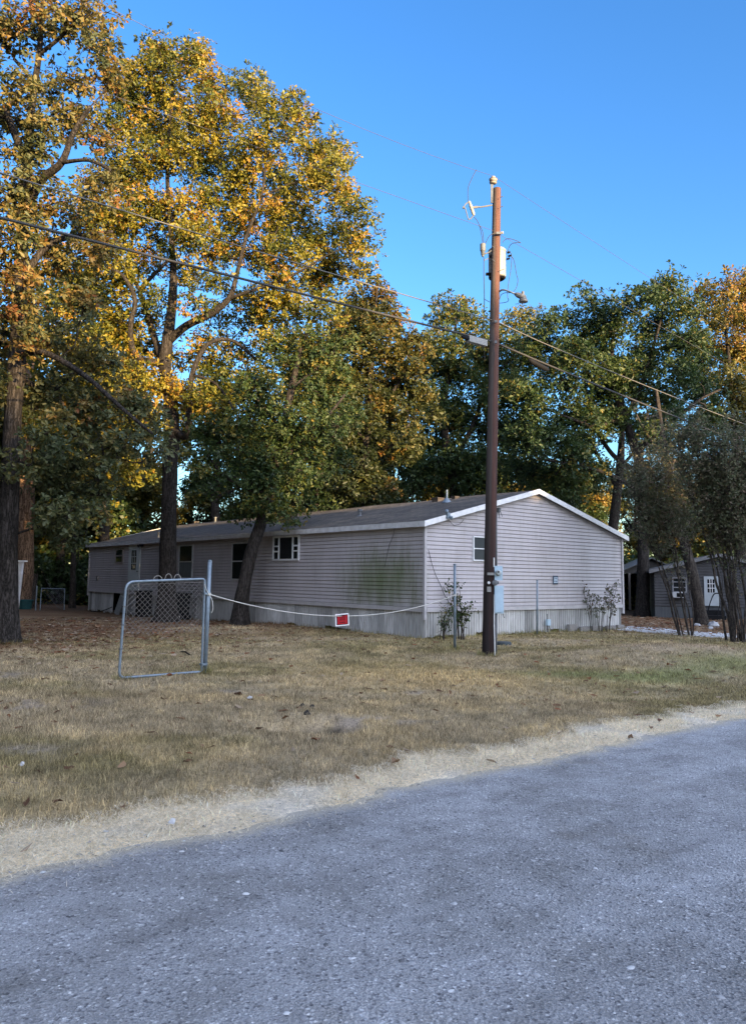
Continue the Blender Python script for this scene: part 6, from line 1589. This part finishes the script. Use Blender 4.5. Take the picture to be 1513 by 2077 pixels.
# ------------------------------------------------------------------ small dark house and open shed at right
HY = 35.6
w0 = P(1328, 1250, HY); w0[2] = ghf(w0[0], w0[1]); HA2 = R_(-14)
d2 = np.array([math.cos(HA2), math.sin(HA2)])
hs2 = thing('small_house', 'small dark lap-sided house with white door, seen behind the leaning tree', 'house', w0, HA2)
def w2p(px, py):
    a_, z = on_plane(px, py, w0, d2); return a_, z - w0[2]
DARKS = mat('dark_lap_siding', (.058, .058, .062), (.04, .04, .043), rough=.6, scale=3)
ez, (pk, pz) = w2p(1328, 1158)[1], w2p(1455, 1127)
WD = 2 * pk; sl2 = (pz - ez) / pk
sk2 = w2p(1400, 1231)[1]
mb = MB(); siding(mb, (0, 0, 0), (1, 0, 0), (0, -1, 0), WD, sk2, pz, .13, lambda z: (0, WD) if z <= ez else ((z - ez) / sl2, WD - (z - ez) / sl2)); mb.build('wall', DARKS, hs2)
mb = MB(); siding(mb, (0, 7, 0), (0, -1, 0), (-1, 0, 0), 7, sk2, ez, .13); mb.build('wall', DARKS, hs2)
mb = MB(); mb.box((WD - .03, 3.5, ez / 2), (.06, 7, ez)); mb.box((WD / 2, 6.97, ez / 2), (WD - .12, .06, ez)); mb.build('wall', DARKS, hs2)
mb = MB(); mb.box((WD / 2, .04, sk2 / 2 - .1), (WD, .05, sk2 + .2)); mb.box((.04, 3.5, sk2 / 2 - .1), (.05, 6.9, sk2 + .2)); mb.build('skirting', mat('dark_skirting', (.08, .085, .09), (.05, .055, .06), scale=3, stretch=(8, 8, .3)), hs2)
mb = MB()
for sg in (0, 1):
    xa, xb = (-.25, WD / 2) if sg == 0 else (WD / 2, WD + .25)
    za, zb = (ez - .25 * sl2, pz) if sg == 0 else (pz, ez - .25 * sl2)
    v8 = []
    for yo in (-.3, 7.2):
        v8 += [(xa, yo, za), (xb, yo, zb), (xb, yo, zb + .09), (xa, yo, za + .09)]
    mb.add(v8, [(0, 1, 2, 3), (7, 6, 5, 4), (0, 4, 5, 1), (1, 5, 6, 2), (2, 6, 7, 3), (3, 7, 4, 0)])
mb.build('roof', SHINGLE, hs2)
mb = MB()
for sg in (0, 1):
    xa, xb = (-.25, WD / 2) if sg == 0 else (WD / 2, WD + .25)
    za, zb = (ez - .25 * sl2, pz) if sg == 0 else (pz, ez - .25 * sl2)
    v8 = []
    for yo in (-.335, -.305):
        v8 += [(xa, yo, za - .05), (xb, yo, zb - .05), (xb, yo, zb + .10), (xa, yo, za + .10)]
    mb.add(v8, [(0, 1, 2, 3), (7, 6, 5, 4), (0, 4, 5, 1), (1, 5, 6, 2), (2, 6, 7, 3), (3, 7, 4, 0)])
mb.build('rake_board', mat('dull_trim', (.17, .17, .18), (.12, .12, .12)), hs2)
x0, z1_ = w2p(1426, 1169); x1, z0_ = w2p(1457, 1229)
mb = MB(); mb.box(((x0 + x1) / 2, -.05, (z0_ + z1_) / 2), (x1 - x0, .06, z1_ - z0_)); dr = mb.build('door', mat('white_panel_door', (.40, .44, .46), (.33, .36, .38)), hs2)
gx0, gz1 = w2p(1433, 1175); gx1, gz0 = w2p(1448, 1202)
mb = MB(); mb.box(((gx0 + gx1) / 2, -.085, (gz0 + gz1) / 2), (gx1 - gx0, .012, gz1 - gz0)); gw = mb.build('window', GLASSD, dr)
mb = MB()
for k in (1, 2):
    mb.box((gx0 + (gx1 - gx0) * k / 3, -.096, (gz0 + gz1) / 2), (.025, .014, gz1 - gz0)); mb.box(((gx0 + gx1) / 2, -.100, gz0 + (gz1 - gz0) * k / 3), (gx1 - gx0, .014, .025))
mb.build('muntin', WHITE, gw)
x0, z1_ = w2p(1362, 1171); x1, z0_ = w2p(1392, 1202)
mb = MB(); frame_boxes(mb, 'x', x0, x1, z0_, z1_, .05, .05, bars=[z0_ + (z1_ - z0_) * .34, z0_ + (z1_ - z0_) * .7]); wn2 = mb.build('window', mat('dull_window_frame', (.22, .22, .23)), hs2)
mb = MB(); mb.box(((x0 + x1) / 2, -.04, (z0_ + z1_) / 2), (x1 - x0 - .05, .012, z1_ - z0_ - .05)); mb.build('pane', GLASSD, wn2)
ax0, az1 = w2p(1361, 1201); ax1, az0 = w2p(1386, 1212)
ac = thing('air_conditioner', 'white window air conditioner in the small house window', 'air conditioner', (w0[0] + d2[0] * (ax0 + ax1) / 2 + d2[1] * .2, w0[1] + d2[1] * (ax0 + ax1) / 2 - d2[0] * .2, w0[2] + (az0 + az1) / 2), HA2)
mb = MB(); mb.box((0, 0, 0), (ax1 - ax0, .4, az1 - az0)); mb.build('case', mat('dull_white_case', (.42, .43, .44), (.34, .35, .36)), ac)
mb = MB(); mb.box(((ax1 - ax0) * .12, -.205, 0), ((ax1 - ax0) * .6, .012, (az1 - az0) * .75))
for k in range(5): mb.box(((ax1 - ax0) * .12, -.213, (az1 - az0) * (-.3 + .15 * k)), ((ax1 - ax0) * .58, .008, .012))
mb.build('grille', BLACK, ac)
# steps and rail by the door
q = P(1447, 1240, HY - 1.1); gz = ghf(q[0], q[1])
stp = thing('door_steps', 'dark steps with a bent rail below the white door of the small house', 'steps', (q[0], q[1], gz), HA2)
mb = MB(); mb.box((0, .3, .20), (.9, .5, .42)); mb.box((0, -.1, .09), (.9, .35, .20)); mb.build('body', DARKGAP, stp)
mb = MB(); mb.tube(smooth_path([(-.35, -.3, 0), (-.2, -.1, .6), (.05, .2, 1.1), (.3, .3, 1.15)], 5), .025, 6); mb.tube([(.05, -.3, 0), (.3, .2, .75)], .02, 6); mb.build('rail', BLACK, stp)
# stones at the foot of the leaning tree
for px, py, r_, lb in ((1413, 1266, .13, 'pale rock left of the leaning tree foot'), (1447, 1268, .22, 'large pale rock right of the leaning tree foot'), (1440, 1272, .11, 'small pale rock in front of the large one by the leaning tree')):
    q = gnd(px, py + 4); mb = MB(); mb.lathe((0, 0, -.03), [(r_ * .8, 0), (r_, r_ * .4), (r_ * .7, r_ * .85), (.02, r_)], 9)
    mb.v = [tuple(np.array(p) * (1 + .45 * (rg.random(3) - .5))) for p in mb.v]
    o_ = mb.build('rock', mat('pale_rock', (.42, .42, .43), (.30, .30, .30), scale=6, bump=.5)); o_.location = q; tag(o_, lb, 'rock', 'rocks round the leaning tree')
# open shed
SY = 43.0
q = P(1300, 1240, SY); gz = ghf(q[0], q[1])
sh = thing('open_shed', 'dark open-fronted shed with pale metal roof beyond the drive', 'shed', (q[0], q[1], gz), R_(-8))
hE, hP = P(1300, 1163, SY)[2] - gz, P(1318, 1133, SY)[2] - gz
SHW = mat('dark_shed_boards', (.05, .045, .042), (.03, .028, .026), scale=4, stretch=(6, 6, .3))
xl, xp_, xr = -1.25, .55, 2.35
mb = MB()
for x in (xl + .1, -.6, xp_, xr - .1): mb.box((x, 0, hE / 2), (.11, .11, hE))
mb.build('post', mat('grey_timber', (.20, .18, .16), (.14, .12, .11), scale=5, stretch=(6, 6, .4)), sh)
mb = MB(); mb.box(((xl + xr) / 2, 4.0, hE / 2), (xr - xl, .06, hE)); mb.box((xl + .03, 2, hE / 2), (.06, 3.9, hE)); mb.box((xr - .03, 2, hE / 2), (.06, 3.9, hE)); mb.add([(xl, 0.02, hE), (xr, 0.02, hE), (xp_, 0.02, hP - .05), (xl, .08, hE), (xr, .08, hE), (xp_, .08, hP - .05)], [(0, 1, 2), (5, 4, 3), (0, 3, 4, 1), (1, 4, 5, 2), (2, 5, 3, 0)]); mb.build('wall', SHW, sh)
mb = MB()
for sg in (0, 1):
    xa, xb = (xl - .25, xp_) if sg == 0 else (xp_, xr + .25)
    k_ = (hP - hE) / (xp_ - xl); za, zb = (hE - .25 * k_, hP) if sg == 0 else (hP, hE - .25 * k_)
    v8 = []
    for yo in (-.35, 4.3): v8 += [(xa, yo, za), (xb, yo, zb), (xb, yo, zb + .05), (xa, yo, za + .05)]
    mb.add(v8, [(0, 1, 2, 3), (7, 6, 5, 4), (0, 4, 5, 1), (1, 5, 6, 2), (2, 6, 7, 3), (3, 7, 4, 0)])
mb.build('roof', mat('pale_metal_roof', (.12, .125, .13), (.08, .085, .085), rough=.4, metal=.4, scale=2), sh)
# litter on the lawn: white scraps
for px, py, r_, lb in ((506, 1420, .035, 'scrap of white paper on the lawn below the gate post'), (348, 1677, .022, 'white plastic scrap on the straw verge'), (44, 1558, .02, 'white scrap on the bare patch at far left')):
    q = gnd(px, py); mb = MB(); mb.add([(-r_, -r_ * .5, .03), (r_ * .9, -r_ * .4, .025), (r_, r_ * .5, .045), (-r_ * .2, r_ * .7, .05), (-r_ * .9, r_ * .5, .03)], [(0, 1, 2, 3, 4)])
    mb.add([(-r_, -r_ * .5, .022), (r_ * .9, -r_ * .4, .018), (r_, r_ * .5, .035), (-r_ * .9, r_ * .5, .022)], [(0, 3, 2, 1)])
    o_ = mb.build('scrap', TRIMW); o_.location = q; tag(o_, lb, 'litter', 'white scraps on the ground')
# broken stick behind the gate
mb = MB(); a_, b_ = gnd(367, 1325), gnd(386, 1332); mb.tube([a_ + [0, 0, .03], (a_ + b_) / 2 + [0, 0, .06], b_ + [0, 0, .03]], [.012, .018, .012], 6)
tag(mb.build('stick', BARK), 'short dark stick lying on the lawn seen through the gate', 'stick')
# clods round the hole in the ditch
for k, (px, py, r_) in enumerate(((622, 1462, .045), (633, 1467, .05), (640, 1478, .035), (607, 1488, .04), (585, 1480, .03), (612, 1474, .045))):
    q = gnd(px, py); mb = MB(); mb.lathe((0, 0, -.02), [(r_ * .9, 0), (r_, r_ * .5), (r_ * .6, r_ * 1.1), (.01, r_ * 1.3)], 7); mb.v = [tuple(np.array(p) * (1 + .6 * (rg.random(3) - .5))) for p in mb.v]
    o_ = mb.build('clod', mat('dark_soil', (.045, .04, .036), (.02, .018, .016), scale=20)); o_.location = q; tag(o_, 'dark clod of soil at the washed-out hole in the lawn', 'clod', 'clods at the washed-out hole')
